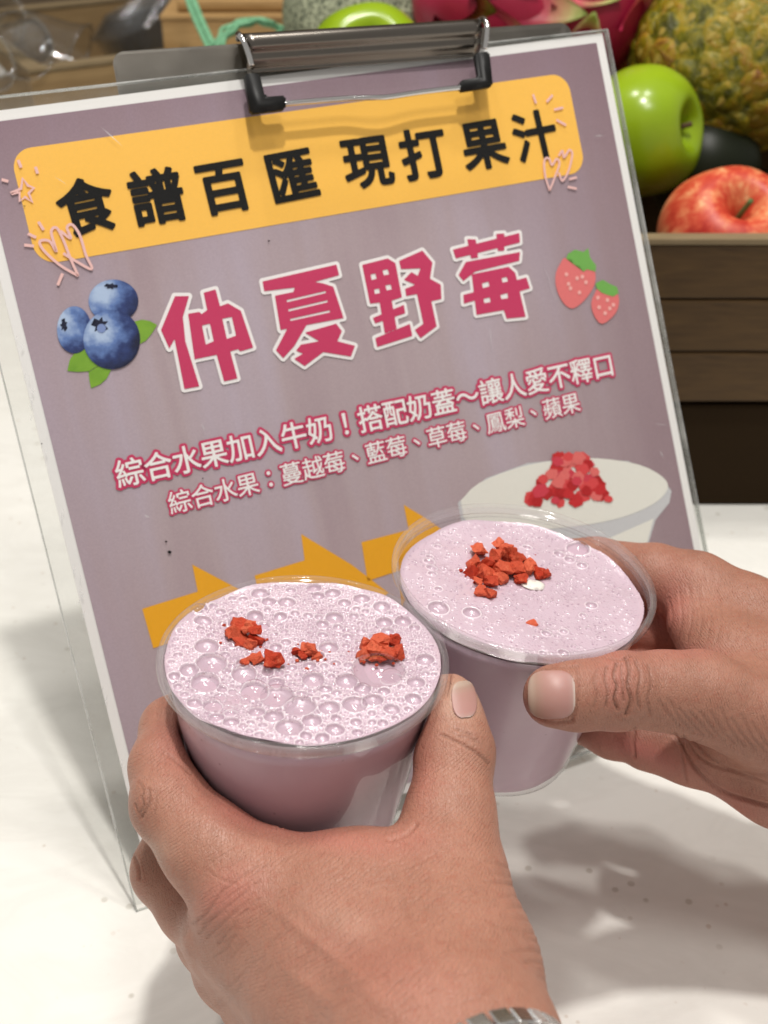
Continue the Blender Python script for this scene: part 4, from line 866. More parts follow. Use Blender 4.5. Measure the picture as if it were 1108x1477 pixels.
crL += [([(560, 1212), (585, 1204), (600, 1190)], 3.0, 0.5, 0.15), ([(385, 1172), (398, 1180), (405, 1192)], 2.2, 0.6, 0.2)]
crL += [([(282, 1330), (300, 1318), (320, 1290), (350, 1265), (370, 1250)], 2.2, 0.22, 0.22), ([(290, 1345), (312, 1322), (340, 1300), (375, 1270)], 2.0, 0.20, 0.18), ([(300, 1352), (330, 1325), (360, 1300)], 1.8, 0.18, 0.15)]
rk = random.Random(11)
for i in range(12):                                     # short folds at the thumb's root and wrist edge
    y = 1250 + i * 15 + rk.uniform(-3, 3); xe = 742 + (y - 1290) * 0.33; L_ = rk.uniform(16, 60); crL.append(([(xe + 14 - L_, y - rk.uniform(-2, 10)), (xe - 4, y + rk.uniform(-3, 2)), (xe + 20, y + 7)], 2.4, rk.uniform(0.12, 0.30), rk.uniform(0.05, 0.2)))
for i in range(110):                                     # long fine creases across the back of the hand
    t_ = rk.random(); x = 290 + 400 * rk.random(); y = 1240 + 225 * rk.random(); L = rk.uniform(14, 46); a_ = R_(-38 + rk.uniform(-14, 14) + (x - 330) * 0.05)
    crL.append(([(x, y), (x + L * 0.5 * math.cos(a_), y + L * 0.5 * math.sin(a_) + rk.uniform(-2, 2)), (x + L * math.cos(a_), y + L * math.sin(a_))], 1.7, rk.uniform(0.06, 0.14), rk.uniform(0.06, 0.2)))
spL = [(330, 1292, 50, 34, -35, 0, 0.6, 0.7), (265, 1070, 45, 45, 0, 0, 0.6, 0), (440, 1200, 110, 20, 12, 0, 0.6, 0), (330, 1160, 60, 22, 35, 0, 0.5, 0), (610, 1110, 20, 70, 0, 0, 0.4, 0), (585, 1210, 60, 22, 0, 0, 0.3, 0), (470, 1370, 90, 9, 38, -1, 0, 0.7), (600, 1330, 110, 7, 70, -1, 0, 0.4), (420, 1330, 60, 30, 30, -1, 0, -0.7), (560, 1400, 120, 60, 30, 0, 0.25, 0), (690, 1075, 18, 26, -20, 1, 0.30, 0.3), (205, 1160, 16, 24, 0, 1, 0.4, 0.2), (668, 1005, 30, 30, 0, 2, 0.5, 0), (440, 1420, 60, 14, 40, -1, 0, 0.6), (540, 1440, 70, 12, 35, -1, 0, 0.5), (500, 1330, 50, 20, 20, 2, 0.15, 0), (285, 1335, 20, 35, 20, -1, 0, 0.6), (228, 1225, 30, 20, 0, 2, 0.2, 0)]
M_sk1 = mat_skin('skin_near_hand', SK1, RED1, (0.2, 0.4, 0.95), ac1)
hand1 = build_hand(H1, M_sk1, crL, spL, 'left hand wrapped round the near cup, thumb under the rim, wearing a watch')
nc = W(672, 1008, 0.39); na = W(666, 985, 0.39) - W(672, 1030, 0.39); na = na / np.linalg.norm(na)
nail(H1, hand1, (669, 1010), (-0.10, -0.99), 27, 18, mat_nail('near_thumbnail', W(667, 1012, 0.392), na, 0.0052), lift=0.0005)

SK2 = (0.385, 0.180, 0.124)
H2 = Hand(); H2.cut = [CUPS[1]]
H2.chain([(1075, 895, 0.482, 15.5), (1180, 985, 0.480, 22), (1330, 1090, 0.475, 28)], 0.012, 0.012)
H2.chain([(1000, 900, 0.478, 10.0), (1060, 960, 0.462, 15.0), (1150, 1010, 0.455, 20)], 0.012, 0.012)
H2.chain([(1330, 1100, 0.465, 28), (1600, 1300, 0.45, 29)], 0.012, 0.012)
H2.chain([(1075, 1080, 0.470, 15.5), (1130, 1110, 0.465, 20), (1250, 1140, 0.460, 26)], 0.010, 0.012)
H2.chain([(1060, 1050, 0.462, 15.0), (1120, 1000, 0.458, 20)], 0.012, 0.012)
# thumb across the front of the cup
H2.chain([(1150, 1060, 0.440, 19), (1010, 1002, 0.430, 14.4)], 0.010, 0.012)
H2.chain([(1010, 1002, 0.430, 14.2), (955, 996, 0.426, 12.8), (888, 996, 0.420, 12.6), (835, 1002, 0.414, 11.2), (800, 1004, 0.410, 10.4)], 0.005, 0.006)
# index behind
H2.chain([(1075, 890, 0.484, 15.2), (1005, 850, 0.492, 13.8), (945, 830, 0.500, 12.6)], 0.006, 0.010)
H2.chain([(945, 830, 0.500, 12.4), (860, 815, 0.520, 11), (780, 810, 0.524, 9.8), (720, 815, 0.520, 8.8)], 0.004, 0.003)
H2.chain([(1070, 940, 0.494, 14.0), (1000, 915, 0.505, 13), (930, 900, 0.512, 12), (850, 890, 0.524, 10.6), (770, 890, 0.526, 9.2)], 0.004, 0.004)
H2.chain([(1080, 1030, 0.484, 14.0), (1010, 1010, 0.492, 13), (930, 990, 0.500, 11.8), (850, 970, 0.512, 10.4)], 0.004, 0.004)
H2.chain([(1072, 1105, 0.472, 13.5), (1000, 1082, 0.474, 12.8), (935, 1068, 0.478, 11.8)], 0.005, 0.007)
H2.chain([(925, 1062, 0.480, 11.2), (885, 1055, 0.486, 10.2), (840, 1040, 0.494, 9.0)], 0.004, 0.0015)
crR = [([(889, 958), (885, 975), (890, 990), (886, 1008), (890, 1022)], 2.0, 0.7, 0.85), ([(903, 950), (908, 968), (905, 990), (910, 1010), (903, 1030)], 2.2, 0.7, 0.85), ([(875, 962), (873, 980), (877, 1000), (874, 1018)], 1.8, 0.45, 0.6), ([(918, 955), (924, 975), (920, 1000), (922, 1020)], 1.9, 0.45, 0.6), ([(896, 960), (897, 985), (899, 1010)], 1.6, 0.35, 0.5), ([(862, 965), (860, 985), (863, 1005)], 1.4, 0.18, 0.25)]
crR += [([(860, 970), (856, 985), (862, 1000), (857, 1020)], 1.7, 0.25, 0.4), ([(935, 960), (940, 985), (934, 1010), (938, 1030)], 1.8, 0.3, 0.35), ([(880, 950), (892, 953), (912, 946)], 1.7, 0.3, 0.3)]
crR += [([(973, 1059), (1001, 1105), (1040, 1140), (1108, 1162)], 2.6, 0.7, 0.4), ([(985, 1062), (1020, 1100), (1108, 1130)], 2.0, 0.35, 0.2), ([(1000, 1070), (1050, 1110), (1108, 1118)], 2.0, 0.3, 0.2), ([(916, 1050), (914, 1070), (916, 1092)], 2.0, 0.6, 0.3), ([(986, 1062), (984, 1090), (990, 1126)], 2.0, 0.4, 0.25)]
for i in range(11):
    x = 950 + i * 15; crR.append(([(x, 1010 + i * 3 + rk.uniform(-8, 8)), (x + 14, 1030 + i * 4), (x + 34, 1052 + i * 4)], 2.0, 0.22, 0.18))
for i in range(9):
    x = 965 + i * 14; crR.append(([(x, 860 + rk.uniform(-20, 20)), (x + 5, 890 + rk.uniform(-5, 5)), (x - 2, 925)], 1.8, 0.14, 0.12))
spR = [(965, 880, 28, 50, 10, 0, 0.6, 0), (890, 990, 22, 32, 0, 0, 0.4, 0.3), (1040, 830, 30, 14, 25, 1, 0.2, 0), (1000, 800, 14, 10, 0, 1, 0.35, 0), (900, 1075, 50, 18, 10, 0, 0.7, 0), (960, 1100, 50, 22, 20, 0, 0.6, 0), (1060, 1160, 60, 20, 25, 0, 0.5, 0), (770, 1030, 40, 16, 10, 0, 0.5, 0), (930, 1000, 40, 30, 0, 1, 0.15, 0), (1000, 940, 40, 12, 0, 0, 0.4, 0), (885, 900, 60, 60, 0, 0, 0.7, 0), (1060, 1110, 40, 12, 30, -1, 0, -0.8)]
# groove round the nail
crR += [([(832, 962), (836, 985), (834, 1010), (826, 1038)], 2.0, 0.45, 0.25), ([(770, 1030), (795, 1042), (826, 1040)], 2.0, 0.4, 0.4), ([(778, 966), (800, 962), (832, 962)], 1.8, 0.3, 0.2)]
M_sk2 = mat_skin('skin_far_hand', SK2, (0.50, 0.175, 0.145), (0.9, 0.1, 0.2), ac2)
hand2 = build_hand(H2, M_sk2, crR, spR, 'right hand gripping the far cup, thumb lying across its front with the nail up')
na = W(760, 1005, 0.405) - W(830, 1005, 0.405); na = na / np.linalg.norm(na)
nail(H2, hand2, (797, 1002), (-1, 0.02), 33, 34, mat_nail('far_thumbnail', W(797, 1002, 0.402), na, 0.0074), depth0=0.38, lift=0.0009, shp=3.2)

# ------------------------------------------------------------------ watch bracelet on the near wrist
watch = empty('wristwatch', 'steel link watch bracelet on the near wrist at the bottom edge', 'watch', Matrix.Translation(W(745, 1470, 0.31)))
M_pol = mat_metal('polished_steel', (0.92, 0.92, 0.92), 0.28); M_bru = mat_metal('brushed_steel', (0.85, 0.85, 0.84), 0.38, (1, 12, 1))
def trace(px, py, t=0.2):
    d = ray(px, py)
    for _ in range(90): t += float(np.clip(H1.field((np.array([0, 0, CAMH]) + d * t)[None]), -0.003, 0.01)[0]) * 0.8
    return W(px, py, t - 0.0022)
path = smooth_path([trace(600, 1560), trace(650, 1508), trace(695, 1482), trace(740, 1472), W(785, 1478, to_px(trace(760, 1482))[1] + 0.008), W(818, 1505, to_px(trace(760, 1482))[1] + 0.024), W(830, 1560, to_px(trace(760, 1482))[1] + 0.040)], 6)
fore = W(760, 1720, 0.285) - W(640, 1540, 0.318); fore = Vector(fore / np.linalg.norm(fore))
Minv = watch.matrix_world.inverted()
pv = [Vector(p) for p in path]; cum = [0]
for i in range(1, len(pv)): cum.append(cum[-1] + (pv[i] - pv[i - 1]).length)
def along(s_):
    i = max(0, min(len(pv) - 2, int(np.searchsorted(cum, s_)) - 1)); t = (s_ - cum[i]) / (cum[i + 1] - cum[i]); return pv[i].lerp(pv[i + 1], t), (pv[i + 1] - pv[i]).normalized()
lm_out = box_mesh('outer_link', 0.0052, 0.0052, 0.0026, 0.0006, 3); lm_mid = box_mesh('centre_link', 0.0046, 0.0070, 0.0024, 0.0005, 3); lm_out.materials.append(M_pol); lm_mid.materials.append(M_bru)
s_ = 0.002; k = 0
wc = Vector(W(690, 1560, 0.33))
while s_ < cum[-1] - 0.002:
    p, tg = along(s_); y_ = (fore - tg * fore.dot(tg)).normalized(); z_ = tg.cross(y_)
    if z_.dot(p - wc) < 0: z_ = -z_; y_ = -y_
    yv = y_ if y_.dot(fore) > 0 else -y_
    for off, me in ((0.0, lm_out), (0.0064, lm_mid), (0.0128, lm_out)):
        Mx = Matrix((( tg.x, y_.x, z_.x, 0), (tg.y, y_.y, z_.y, 0), (tg.z, y_.z, z_.z, 0), (0, 0, 0, 1))); q_ = p + yv * off + tg * (0.0028 if me is lm_mid else 0) + z_ * 0.0006
        o = link('bracelet_link', me, None, watch); o.matrix_local = Minv @ Matrix.Translation(q_) @ Mx
    s_ += 0.0058

# ------------------------------------------------------------------ fruit display behind
M_darkwood = mat_wood('weathered_crate_wood', (0.042, 0.021, 0.006), (0.115, 0.063, 0.020), 1.0)  # crate wood darkened in its colour to stand in for shade there
M_lip = mat_wood('pale_crate_edge', (0.16, 0.115, 0.06), (0.28, 0.21, 0.12), 1.0)
YR = on_plane(1050, 729, 2, 0.0)[1]
slab('display_riser', 0.02, 1.0, YR, YR + 0.40, 0.0005, on_plane(1050, 582, 1, YR)[2] - 0.001, flat('dark_shaded_board', (0.026, 0.016, 0.008), 0.85, 0.05, grain=0.3), label='dark brown riser board box under the right-hand crate', cat='riser')  # dark brown board, its colour deepened for the shade below the crate
def crate(name, label, x0, x1, y0, y1, z0, z1, mat, edge, slats=3, th=0.008, rotz=0.0, pivot=None, group=None, label_group=None):
    r = empty(name, label, 'crate', Matrix.Translation(((x0 + x1) / 2, (y0 + y1) / 2, z0)) @ Matrix.Rotation(rotz, 4, 'Z'), group); L, Dp, H_ = x1 - x0, y1 - y0, z1 - z0; g = 0.0014; hs = (H_ - 0.004 - g * slats) / slats
    for sgn in (-1, 1):
        for k in range(slats):
            zc_ = g + k * (hs + g) + hs / 2
            m = box_mesh('slat', L, th, hs, 0.001); m.materials.append(mat); link('slat', m, None, r, Matrix.Translation((0, sgn * (Dp / 2 - th / 2), zc_)))
            m = box_mesh('slat', th, Dp - 2 * th - 0.001, hs, 0.001); m.materials.append(mat); link('slat', m, None, r, Matrix.Translation((sgn * (L / 2 - th / 2), 0, zc_)))
        m = box_mesh('top_edge', L + 0.002, th + 0.002, 0.0036, 0.0008); m.materials.append(edge); link('top_edge', m, None, r, Matrix.Translation((0, sgn * (Dp / 2 - th / 2), H_ - 0.0018)))
        m = box_mesh('top_edge', th + 0.002, Dp - 2 * th - 0.004, 0.0036, 0.0008); m.materials.append(edge); link('top_edge', m, None, r, Matrix.Translation((sgn * (L / 2 - th / 2), 0, H_ - 0.0018)))
    m = box_mesh('bottom_board', L - 2 * th - 0.002, Dp - 2 * th - 0.002, 0.005, 0.0005); m.materials.append(mat); link('bottom_board', m, None, r, Matrix.Translation((0, 0, 0.0035)))
    return r
zc0, zc1 = on_plane(1050, 582, 1, YR - 0.004)[2], on_plane(1050, 344, 1, YR - 0.004)[2]
crate('fruit_crate', 'weathered brown wooden crate of fruit on the dark riser, right side', 0.01, 0.60, YR - 0.004, YR + 0.34, zc0, zc1, M_darkwood, M_lip)
M_pine = mat_wood('honey_pine', (0.30, 0.17, 0.06), (0.50, 0.32, 0.14), 0.8); M_pine2 = mat_wood('dull_pine', (0.20, 0.125, 0.055), (0.34, 0.23, 0.11), 0.8)
# left crates
pA = W(42, 100, 0.98); crate('wooden_box', 'honey-coloured wooden box of plastic cups behind the poster, far left', pA[0] - 0.005, pA[0] + 0.30, pA[1] - 0.005, pA[1] + 0.24, 0.0005, pA[2], M_pine2, M_lip, 2, 0.012, R_(30))
bpy.context.view_layer.update()
bx = [o for o in COL.objects if o.name.startswith('wooden_box')][0]
# put the near corner of the turned box where the photograph has it
cl = Vector((-0.1525, -0.1225, pA[2])); wcn = bx.matrix_world @ cl; bx.location += Vector((pA[0] - wcn.x, pA[1] - wcn.y, 0))
pB = W(232, 22, 1.02); M_pinetop = M_pine
crate('wooden_box', 'taller pale pine box beside the netted melon', pB[0], pB[0] + 0.155, pB[1], pB[1] + 0.20, 0.0005, pB[2], M_pine, M_pine, 2, 0.014)
slab('serving_board', pB[0] + 0.012, pB[0] + 0.170, pB[1] + 0.01, pB[1] + 0.19, pB[2] + 0.0006, pB[2] + 0.010, M_pine, 0.003, label='thick pine board lying across the pale pine box', cat='board')
# clear cups inside the left box
M_pet = mat_clear('stacked_cup_plastic', (0.93, 0.94, 0.95), 0.06, 1.8, haze=0.015)
def loose_cup(M, n, label):
    r = empty('plastic_cup', label, 'cup', M, 'clear plastic cups in the wooden box')
    link('cup_body', lathe('cup_body', [(0.020, 0), (0.028, 0.001), (0.031, 0.03), (0.034, 0.06), (0.040, 0.085)], 40), M_pet, r, smooth=True)
    link('cup_rim', lathe('cup_rim', [(0.040, 0.084), (0.042, 0.086), (0.0425, 0.088), (0.040, 0.088)], 40, True), M_pet, r, smooth=True); return r
for i, (x, y, d, rx, rz, lab) in enumerate([(8, 78, 1.00, 70, 40, 'clear plastic cup lying frontmost in the wooden box'), (30, 66, 1.03, 95, -30, 'clear plastic cup tipped on its side near the box corner'), (60, 55, 1.07, 110, 80, 'clear plastic cup lying farther back in the wooden box'), (2, 50, 1.08, 60, 10, 'clear plastic cup standing askew at the far left edge')]):
    loose_cup(Matrix.Translation(W(x, y, d)) @ Matrix.Rotation(R_(rz), 4, 'Z') @ Matrix.Rotation(R_(rx), 4, 'X') @ Matrix.Diagonal((0.62, 0.62, 0.62, 1)) @ Matrix.Translation((0, 0, -0.03)), 1, lab)
for i in range(7):
    p = W(196 + i * 3, 36 - i * 5, 1.12 + i * 0.001); loose_cup(Matrix.Translation(p) @ Matrix.Rotation(R_(-18), 4, 'Y') @ Matrix.Translation((0, 0, -0.085)), 1, 'clear plastic cup nested in the stack beside the pine box, ' + ['lowest', 'second from the bottom', 'third from the bottom', 'fourth from the bottom', 'fifth from the bottom', 'second from the top', 'topmost'][i])

# green twine over the pine box
M_rope = NT('green_twine'); _c = M_rope.coord(scale=(1, 1, 1)); M_rope.set(color=M_rope.mix(M_rope.noise(_c, 300, 4), srgb(60, 120, 80), srgb(150, 205, 165)), rough=0.7, spec=0.3, normal=M_rope.bump(M_rope.noise(_c, 600, 2), 0.8, 0.001)); M_rope = M_rope.m
rp = empty('green_twine', 'green plastic twine looped over the pine boxes beside the melon', 'twine', Matrix.Identity(4))
for j in range(7):
    o1 = np.array([rs.uniform(-0.004, 0.004), rs.uniform(-0.004, 0.004), rs.uniform(-0.002, 0.004)])
    tube('strand', [p + o1 for p in smooth_path([W(268, -30, 0.98), W(280, 10, 0.95), W(300, 55, 0.92), W(318, 90, 0.90)], 6)], 0.0015, 8, M_rope, rp)
    tube('strand', [p + o1 * (1 + 0.4 * math.sin(i)) for i, p in enumerate(smooth_path([W(310, 78, 0.90), W(325, 48, 0.90), W(345, 34, 0.91), W(372, 28, 0.92), W(400, 38, 0.93), W(425, 50, 0.93)], 6))], 0.0015, 8, M_rope, rp)

# fruit bodies
def revolve_fruit(name, prof, seg, mat, parent, squash=1.0, lob=0.0, nl=5):
    V, Fc = [], []; n = len(prof)
    for j, (r, z) in enumerate(prof):
        for k in range(seg):
            a_ = 2 * math.pi * k / seg; rr = r * (1 + lob * math.cos(nl * a_)); V.append((rr * math.cos(a_), rr * math.sin(a_) * squash, z))
    for j in range(n - 1):
        for k in range(seg): Fc.append((j * seg + k, j * seg + (k + 1) % seg, (j + 1) * seg + (k + 1) % seg, (j + 1) * seg + k))
    return link(name, mesh(name, V, Fc), mat, parent, smooth=True)
def apple_profile(R, n=40):
    P = [(0.0004 * R / R, -0.72 * R), (0.10 * R, -0.74 * R), (0.22 * R, -0.86 * R), (0.42 * R, -0.90 * R), (0.72 * R, -0.66 * R), (0.95 * R, -0.18 * R), (1.0 * R, 0.15 * R), (0.93 * R, 0.50 * R), (0.72 * R, 0.80 * R), (0.48 * R, 0.92 * R), (0.30 * R, 0.86 * R), (0.15 * R, 0.68 * R), (0.05 * R, 0.52 * R), (0.0003, 0.49 * R)]
    return [(max(p[0], 0.0001), p[1]) for p in smooth_path([np.array(p) for p in P], 5)]
def mat_apple(name, kind):
    t = NT(name); c = t.coord()
    st = t.noise(t.coord(scale=(1, 1, 0.12)), 110, 4, 0.65, 0.3); dots = t.ramp(t.voro(c, 330), [(0.0, (1, 1, 1)), (0.10, (0, 0, 0))])
    sx = t.add('ShaderNodeSeparateXYZ'); t.l.new(c, sx.inputs[0])
    if kind == 'green':
        n = t.noise(c, 30, 3); col = t.mix(n, srgb(124, 154, 14), srgb(154, 180, 30)); col = t.mix(t.math('MULTIPLY', dots, 0.35), col, srgb(220, 230, 130)); t.set(color=col, rough=0.24, spec=0.5)
    else:
        n = t.noise(c, 22, 3, 0.5, 0.6); k = t.math('ADD', t.math('MULTIPLY', st, 0.75), t.math('MULTIPLY', n, 0.35))
        col = t.ramp(k, [(0.38, srgb(172, 42, 32)), (0.52, srgb(200, 74, 50)), (0.64, srgb(220, 128, 86)), (0.74, srgb(228, 190, 138))]); col = t.mix(t.math('MULTIPLY', dots, 0.3), col, srgb(240, 200, 150))
        top = t.ramp(t.math('MULTIPLY', sx.outputs[2], 28.0), [(0.62, (0, 0, 0)), (1.0, (1, 1, 1))]); t.set(color=col, rough=0.42, spec=0.35)
    return t.m
M_green, M_red = mat_apple('green_apple_skin', 'green'), mat_apple('red_apple_skin', 'red'); M_stem = flat('brown_stem', (0.10, 0.06, 0.03), 0.6, grain=0.3); M_gstem = flat('green_stem', (0.10, 0.16, 0.05), 0.6, grain=0.3)
def aim(p, direction, spin=0):
    q_ = Vector(direction).normalized().to_track_quat('Z', 'Y'); return Matrix.Translation(p) @ q_.to_matrix().to_4x4() @ Matrix.Rotation(spin, 4, 'Z')
def apple(px, py, d, R, direction, mat, label, stem=True, sm=None, calyx=False):
    p = W(px, py, d); r = empty('apple', label, 'apple', aim(p, direction)); revolve_fruit('apple_flesh', apple_profile(R), 72, mat, r, 1.0, 0.018)
    if stem: tube('stem', smooth_path([(0, 0, 0.5 * R), (0.03 * R, 0, 0.68 * R), (0.10 * R, 0.02 * R, 0.90 * R)], 5), [0.0016, ] * 11, 10, sm or M_stem, r)
    if calyx:
        bm = bmesh.new()
        for k in range(5):
            a_ = k * 2 * math.pi / 5; c_, s2 = math.cos(a_), math.sin(a_); vs = [(0.05 * R * c_ - 0.06 * R * s2, 0.05 * R * s2 + 0.06 * R * c_, 0.52 * R), (0.05 * R * c_ + 0.06 * R * s2, 0.05 * R * s2 - 0.06 * R * c_, 0.52 * R), (0.20 * R * c_, 0.20 * R * s2, 0.80 * R)]
            bm.faces.new([bm.verts.new(v) for v in vs])
        link('calyx', bm_mesh('calyx', bm), M_black, r)
    return r
apple(917, 192, 0.80, 0.0405, (0.80, -0.52, 0.26), M_green, 'glossy green apple resting against the poster edge, stem to the right')
apple(1047, 352, 0.745, 0.0420, (0.04, -0.50, 0.86), M_red, 'red and yellow blushed apple behind the front board of the crate', sm=M_gstem)
apple(533, 106, 0.80, 0.0400, (0.0, -0.62, 0.65), M_green, 'green apple showing its dark calyx above the clip, before the melon', stem=False, calyx=True)
apple(1012, 246, 0.87, 0.0380, (0.3, 0.1, 0.9), flat('dark_green_skin', srgb(22, 27, 10), 0.45), 'dark green apple deep between the red apple and pineapple')
# netted melon
def mat_melon():
    t = NT('netted_rind'); c = t.coord(scale=(1, 1, 0.6)); wn = t.noise(c, 90, 2)
    v = t.voro(c, 330, 'DISTANCE_TO_EDGE'); net = t.ramp(v, [(0.0, (1, 1, 1)), (0.10, (1, 1, 1)), (0.24, (0, 0, 0))]); n = t.ramp(t.noise(t.coord(scale=(3, 3, 0.5)), 120, 4), [(0.35, (0, 0, 0)), (0.65, (1, 1, 1))])
    col = t.mix(t.mix(0.5, net, n), srgb(62, 72, 58), srgb(186, 190, 160)); t.set(color=col, rough=0.6, spec=0.25, normal=t.bump(net, 0.9, 0.002)); return t.m
mel = empty('melon', 'round netted grey-green melon behind the top edge of the clipboard', 'melon', Matrix.Translation(W(530, 30, 0.93)) @ Matrix.Rotation(0.3, 4, 'X'))
bm = bmesh.new(); bmesh.ops.create_icosphere(bm, subdivisions=5, radius=0.0635)
for v in bm.verts: v.co += v.co.normalized() * noise.noise(v.co * 40) * 0.001 - v.co.normalized() * 0.0008 * abs(math.sin(5 * math.atan2(v.co.y, v.co.x)))
link('rind', bm_mesh('rind', bm), mat_melon(), mel, smooth=True)
tube('stem', smooth_path([(0, 0, 0.062), (0.004, 0, 0.072), (0.010, 0.002, 0.080)], 5), 0.004, 10, M_gstem, mel)
# dragon fruit
def mat_dragon():
    t = NT('dragon_fruit_skin'); c = t.coord(); n = t.noise(c, 35, 4); col = t.mix(n, srgb(128, 14, 40), srgb(176, 36, 70)); t.set(color=col, rough=0.38, spec=0.4, normal=t.bump(t.noise(c, 90, 3), 0.3, 0.001)); return t.m
def mat_bract():
    t = NT('dragon_fruit_bract'); c = t.coord(); sx = t.add('ShaderNodeSeparateXYZ'); t.l.new(c, sx.inputs[0]); f = t.math('ADD', t.math('MULTIPLY', sx.outputs[2], 26.0), t.math('MULTIPLY', t.noise(c, 60, 3), 0.4))
    t.set(color=t.ramp(f, [(0.15, srgb(190, 44, 88)), (0.60, srgb(220, 110, 120)), (0.85, srgb(214, 206, 140)), (1.0, srgb(170, 190, 100))]), rough=0.4, spec=0.4); return t.m
M_dr, M_br = mat_dragon(), mat_bract()
def bract_mesh():
    bm = bmesh.new(); n = 8; rows = []
    for i in range(n + 1):
        t = i / n; w = 0.013 * (1 - t) ** 0.8 + 0.0004; z = 0.034 * t; y = 0.010 * t * t + 0.001
        rows.append([bm.verts.new((w * s2, y - 0.004 * (1 - abs(s2)) * (1 - t), z)) for s2 in (-1, -0.5, 0, 0.5, 1)])
    for i in range(n):
        for k in range(4): bm.faces.new((rows[i][k], rows[i][k + 1], rows[i + 1][k + 1], rows[i + 1][k]))
    bmesh.ops.solidify(bm, geom=bm.faces[:], thickness=0.0012); return bm_mesh('bract', bm)
BR = bract_mesh(); BR.materials.append(M_br); BR.shade_smooth()
def dragon(px, py, d, R, L, axis, label, spin=0.0, nb=16):
    r = empty('dragon_fruit', label, 'dragon fruit', aim(W(px, py, d), axis, spin))
    prof = [(max(0.0002, R * math.sin(math.pi * k / 24) ** 0.85), -L * math.cos(math.pi * k / 24)) for k in range(25)]; revolve_fruit('skin', prof, 60, M_dr, r)
    for k in range(nb):
        zf = -0.75 + 1.5 * k / (nb - 1); a_ = k * 2.4; rr = R * math.sqrt(max(0.05, 1 - zf * zf)) ** 0.85; z_ = zf * L
        link('bract', BR, None, r, Matrix.Translation((rr * 0.97 * math.cos(a_), rr * 0.97 * math.sin(a_), z_)) @ Matrix.Rotation(a_ - math.pi / 2, 4, 'Z') @ Matrix.Rotation(R_(8 + 22 * zf), 4, 'X') @ Matrix.Diagonal((1.5, 1.5, 1.25, 1)))
    return r
dragon(715, 10, 0.86, 0.040, 0.058, (0.85, -0.1, -0.15), 'magenta dragon fruit with pale-tipped scales above the clip', 0.6, 22)
dragon(850, 5, 0.87, 0.041, 0.055, (0.2, 0.1, 0.95), 'smoother dark magenta dragon fruit next to the pineapple', 2.6, 9)
# orange between
org = empty('orange', 'shaded orange wedged between dragon fruit and pineapple', 'orange', Matrix.Translation(W(930, 40, 0.93)))
t_ = NT('orange_peel'); c_ = t_.coord(); t_.set(color=t_.mix(t_.noise(c_, 40, 3), srgb(214, 120, 20), srgb(238, 160, 40)), rough=0.3, spec=0.5, normal=t_.bump(t_.voro(c_, 500), 0.4, 0.001))
bm = bmesh.new(); bmesh.ops.create_icosphere(bm, subdivisions=4, radius=0.036); link('peel', bm_mesh('peel', bm), t_.m, org, smooth=True)
# pineapple
def mat_pine(name, a_, b_):
    t = NT(name); g_ = t.add('ShaderNodeNewGeometry'); c = g_.outputs['Position']; oi = t.add('ShaderNodeObjectInfo'); n = t.noise(c, 110, 5, 0.7, 0.6); f = t.math('ADD', t.math('MULTIPLY', oi.outputs['Random'], 0.22), t.math('MULTIPLY', n, 0.85))
    t.set(color=t.ramp(f, [(0.36, srgb(70, 72, 12)), (0.47, srgb(116, 112, 18)), (0.56, srgb(156, 136, 26)), (0.66, srgb(172, 132, 40)), (0.76, srgb(112, 62, 22))]), rough=0.33, spec=0.5, normal=t.bump(n, 0.9, 0.004)); return t.m
M_pin = mat_pine('pineapple_skin', 0, 0); M_spk = flat('pineapple_spine', srgb(158, 136, 60), 0.5, grain=0.3)
pa = empty('pineapple', 'large yellow-green pineapple lying at the upper right above the apples', 'pineapple', aim(W(1140, 18, 0.87), (0.75, 0.35, 0.45)))
RP, LP = 0.078, 0.115
prof = [(max(0.0002, RP * 0.965 * math.sin(math.pi * k / 24) ** 0.6), -LP * 1.02 * math.cos(math.pi * k / 24)) for k in range(25)]; revolve_fruit('core', prof, 48, M_pin, pa)
bm = bmesh.new(); rings = []
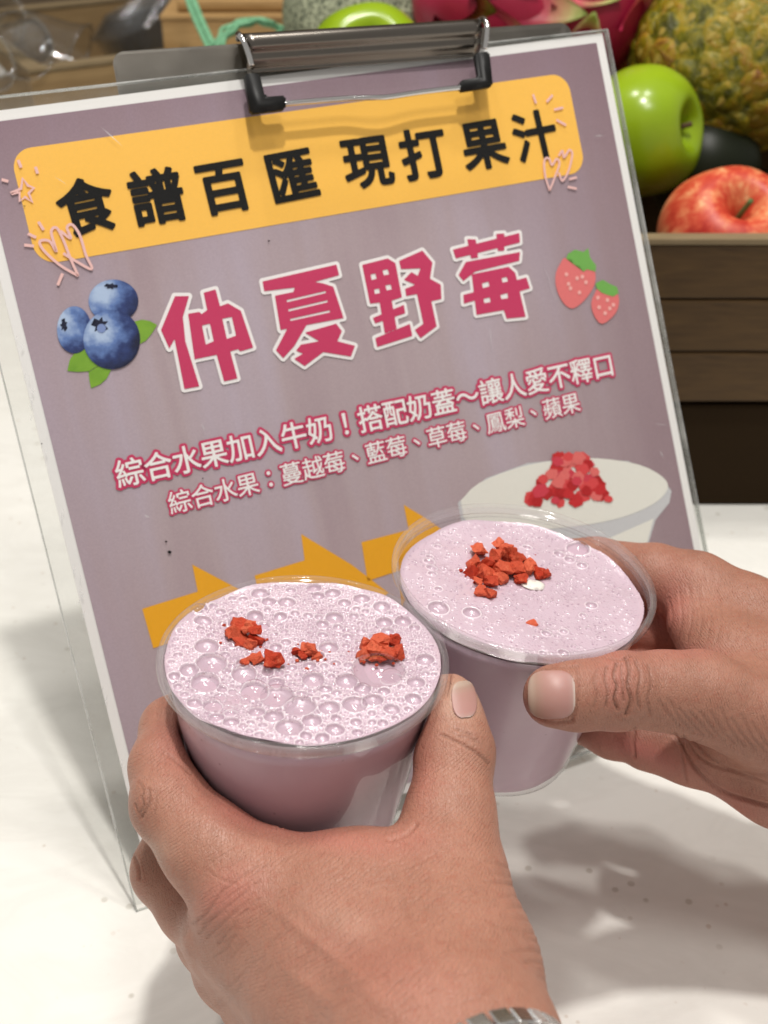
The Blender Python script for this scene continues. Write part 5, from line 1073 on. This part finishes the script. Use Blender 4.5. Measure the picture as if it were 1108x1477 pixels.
for (rr, z_) in ((1.0, 0.0), (0.93, 0.22), (0.70, 0.42), (0.38, 0.50), (0.16, 0.46)):
    rings.append([bm.verts.new((rr * math.cos(k * math.pi / 6 + math.pi / 6) * (1.0 if k % 2 == 0 else 0.92), rr * math.sin(k * math.pi / 6 + math.pi / 6) * (1.0 if k % 2 == 0 else 0.92), z_)) for k in range(12)])
for a1, a2 in zip(rings, rings[1:]):
    for k in range(12): bm.faces.new((a1[k], a1[(k + 1) % 12], a2[(k + 1) % 12], a2[k]))
bm.faces.new(rings[-1]); EY = bm_mesh('eye', bm); EY.materials.append(M_pin); EY.shade_smooth()
bm = bmesh.new(); vs = [bm.verts.new(v) for v in ((-0.30, 0.0, 0.42), (0.30, 0.0, 0.42), (0.0, 0.12, 0.50), (0.05, -0.42, 0.70))]
for f_ in ((0, 1, 3), (1, 2, 3), (2, 0, 3), (0, 2, 1)): bm.faces.new([vs[i] for i in f_])
SPK = bm_mesh('spine', bm); SPK.materials.append(M_spk)
rows = 15
for j in range(rows):
    th = math.pi * (j + 1.0) / (rows + 1); rr = RP * 0.93 * math.sin(th) ** 0.6; z_ = -LP * math.cos(th); nn = max(5, int(2 * math.pi * rr / 0.0205)); s2 = 0.0118
    for k in range(nn):
        a_ = 2 * math.pi * (k + 0.5 * (j % 2)) / nn; nrm = Vector((math.cos(a_) * LP, math.sin(a_) * LP, -RP * math.cos(th) * 0.8 * -1 * 1.0 * (-1))); nrm = Vector((math.cos(a_) / RP * math.sin(th), math.sin(a_) / RP * math.sin(th), -math.cos(th) / LP)).normalized()
        pz = Vector((rr * math.cos(a_), rr * math.sin(a_), z_)); zax = nrm; xax = Vector((-math.sin(a_), math.cos(a_), 0)); yax = zax.cross(xax)
        Mx = Matrix(((xax.x, yax.x, zax.x, pz.x), (xax.y, yax.y, zax.y, pz.y), (xax.z, yax.z, zax.z, pz.z), (0, 0, 0, 1))) @ Matrix.Diagonal((s2 * rs.uniform(1.0, 1.18), s2 * rs.uniform(1.0, 1.2), s2 * rs.uniform(0.35, 0.75), 1)) @ Matrix.Rotation(rs.uniform(-0.3, 0.3), 4, 'Z')
        e = link('eye', EY, None, pa, Mx); link('spine', SPK, None, e, Matrix.Identity(4))
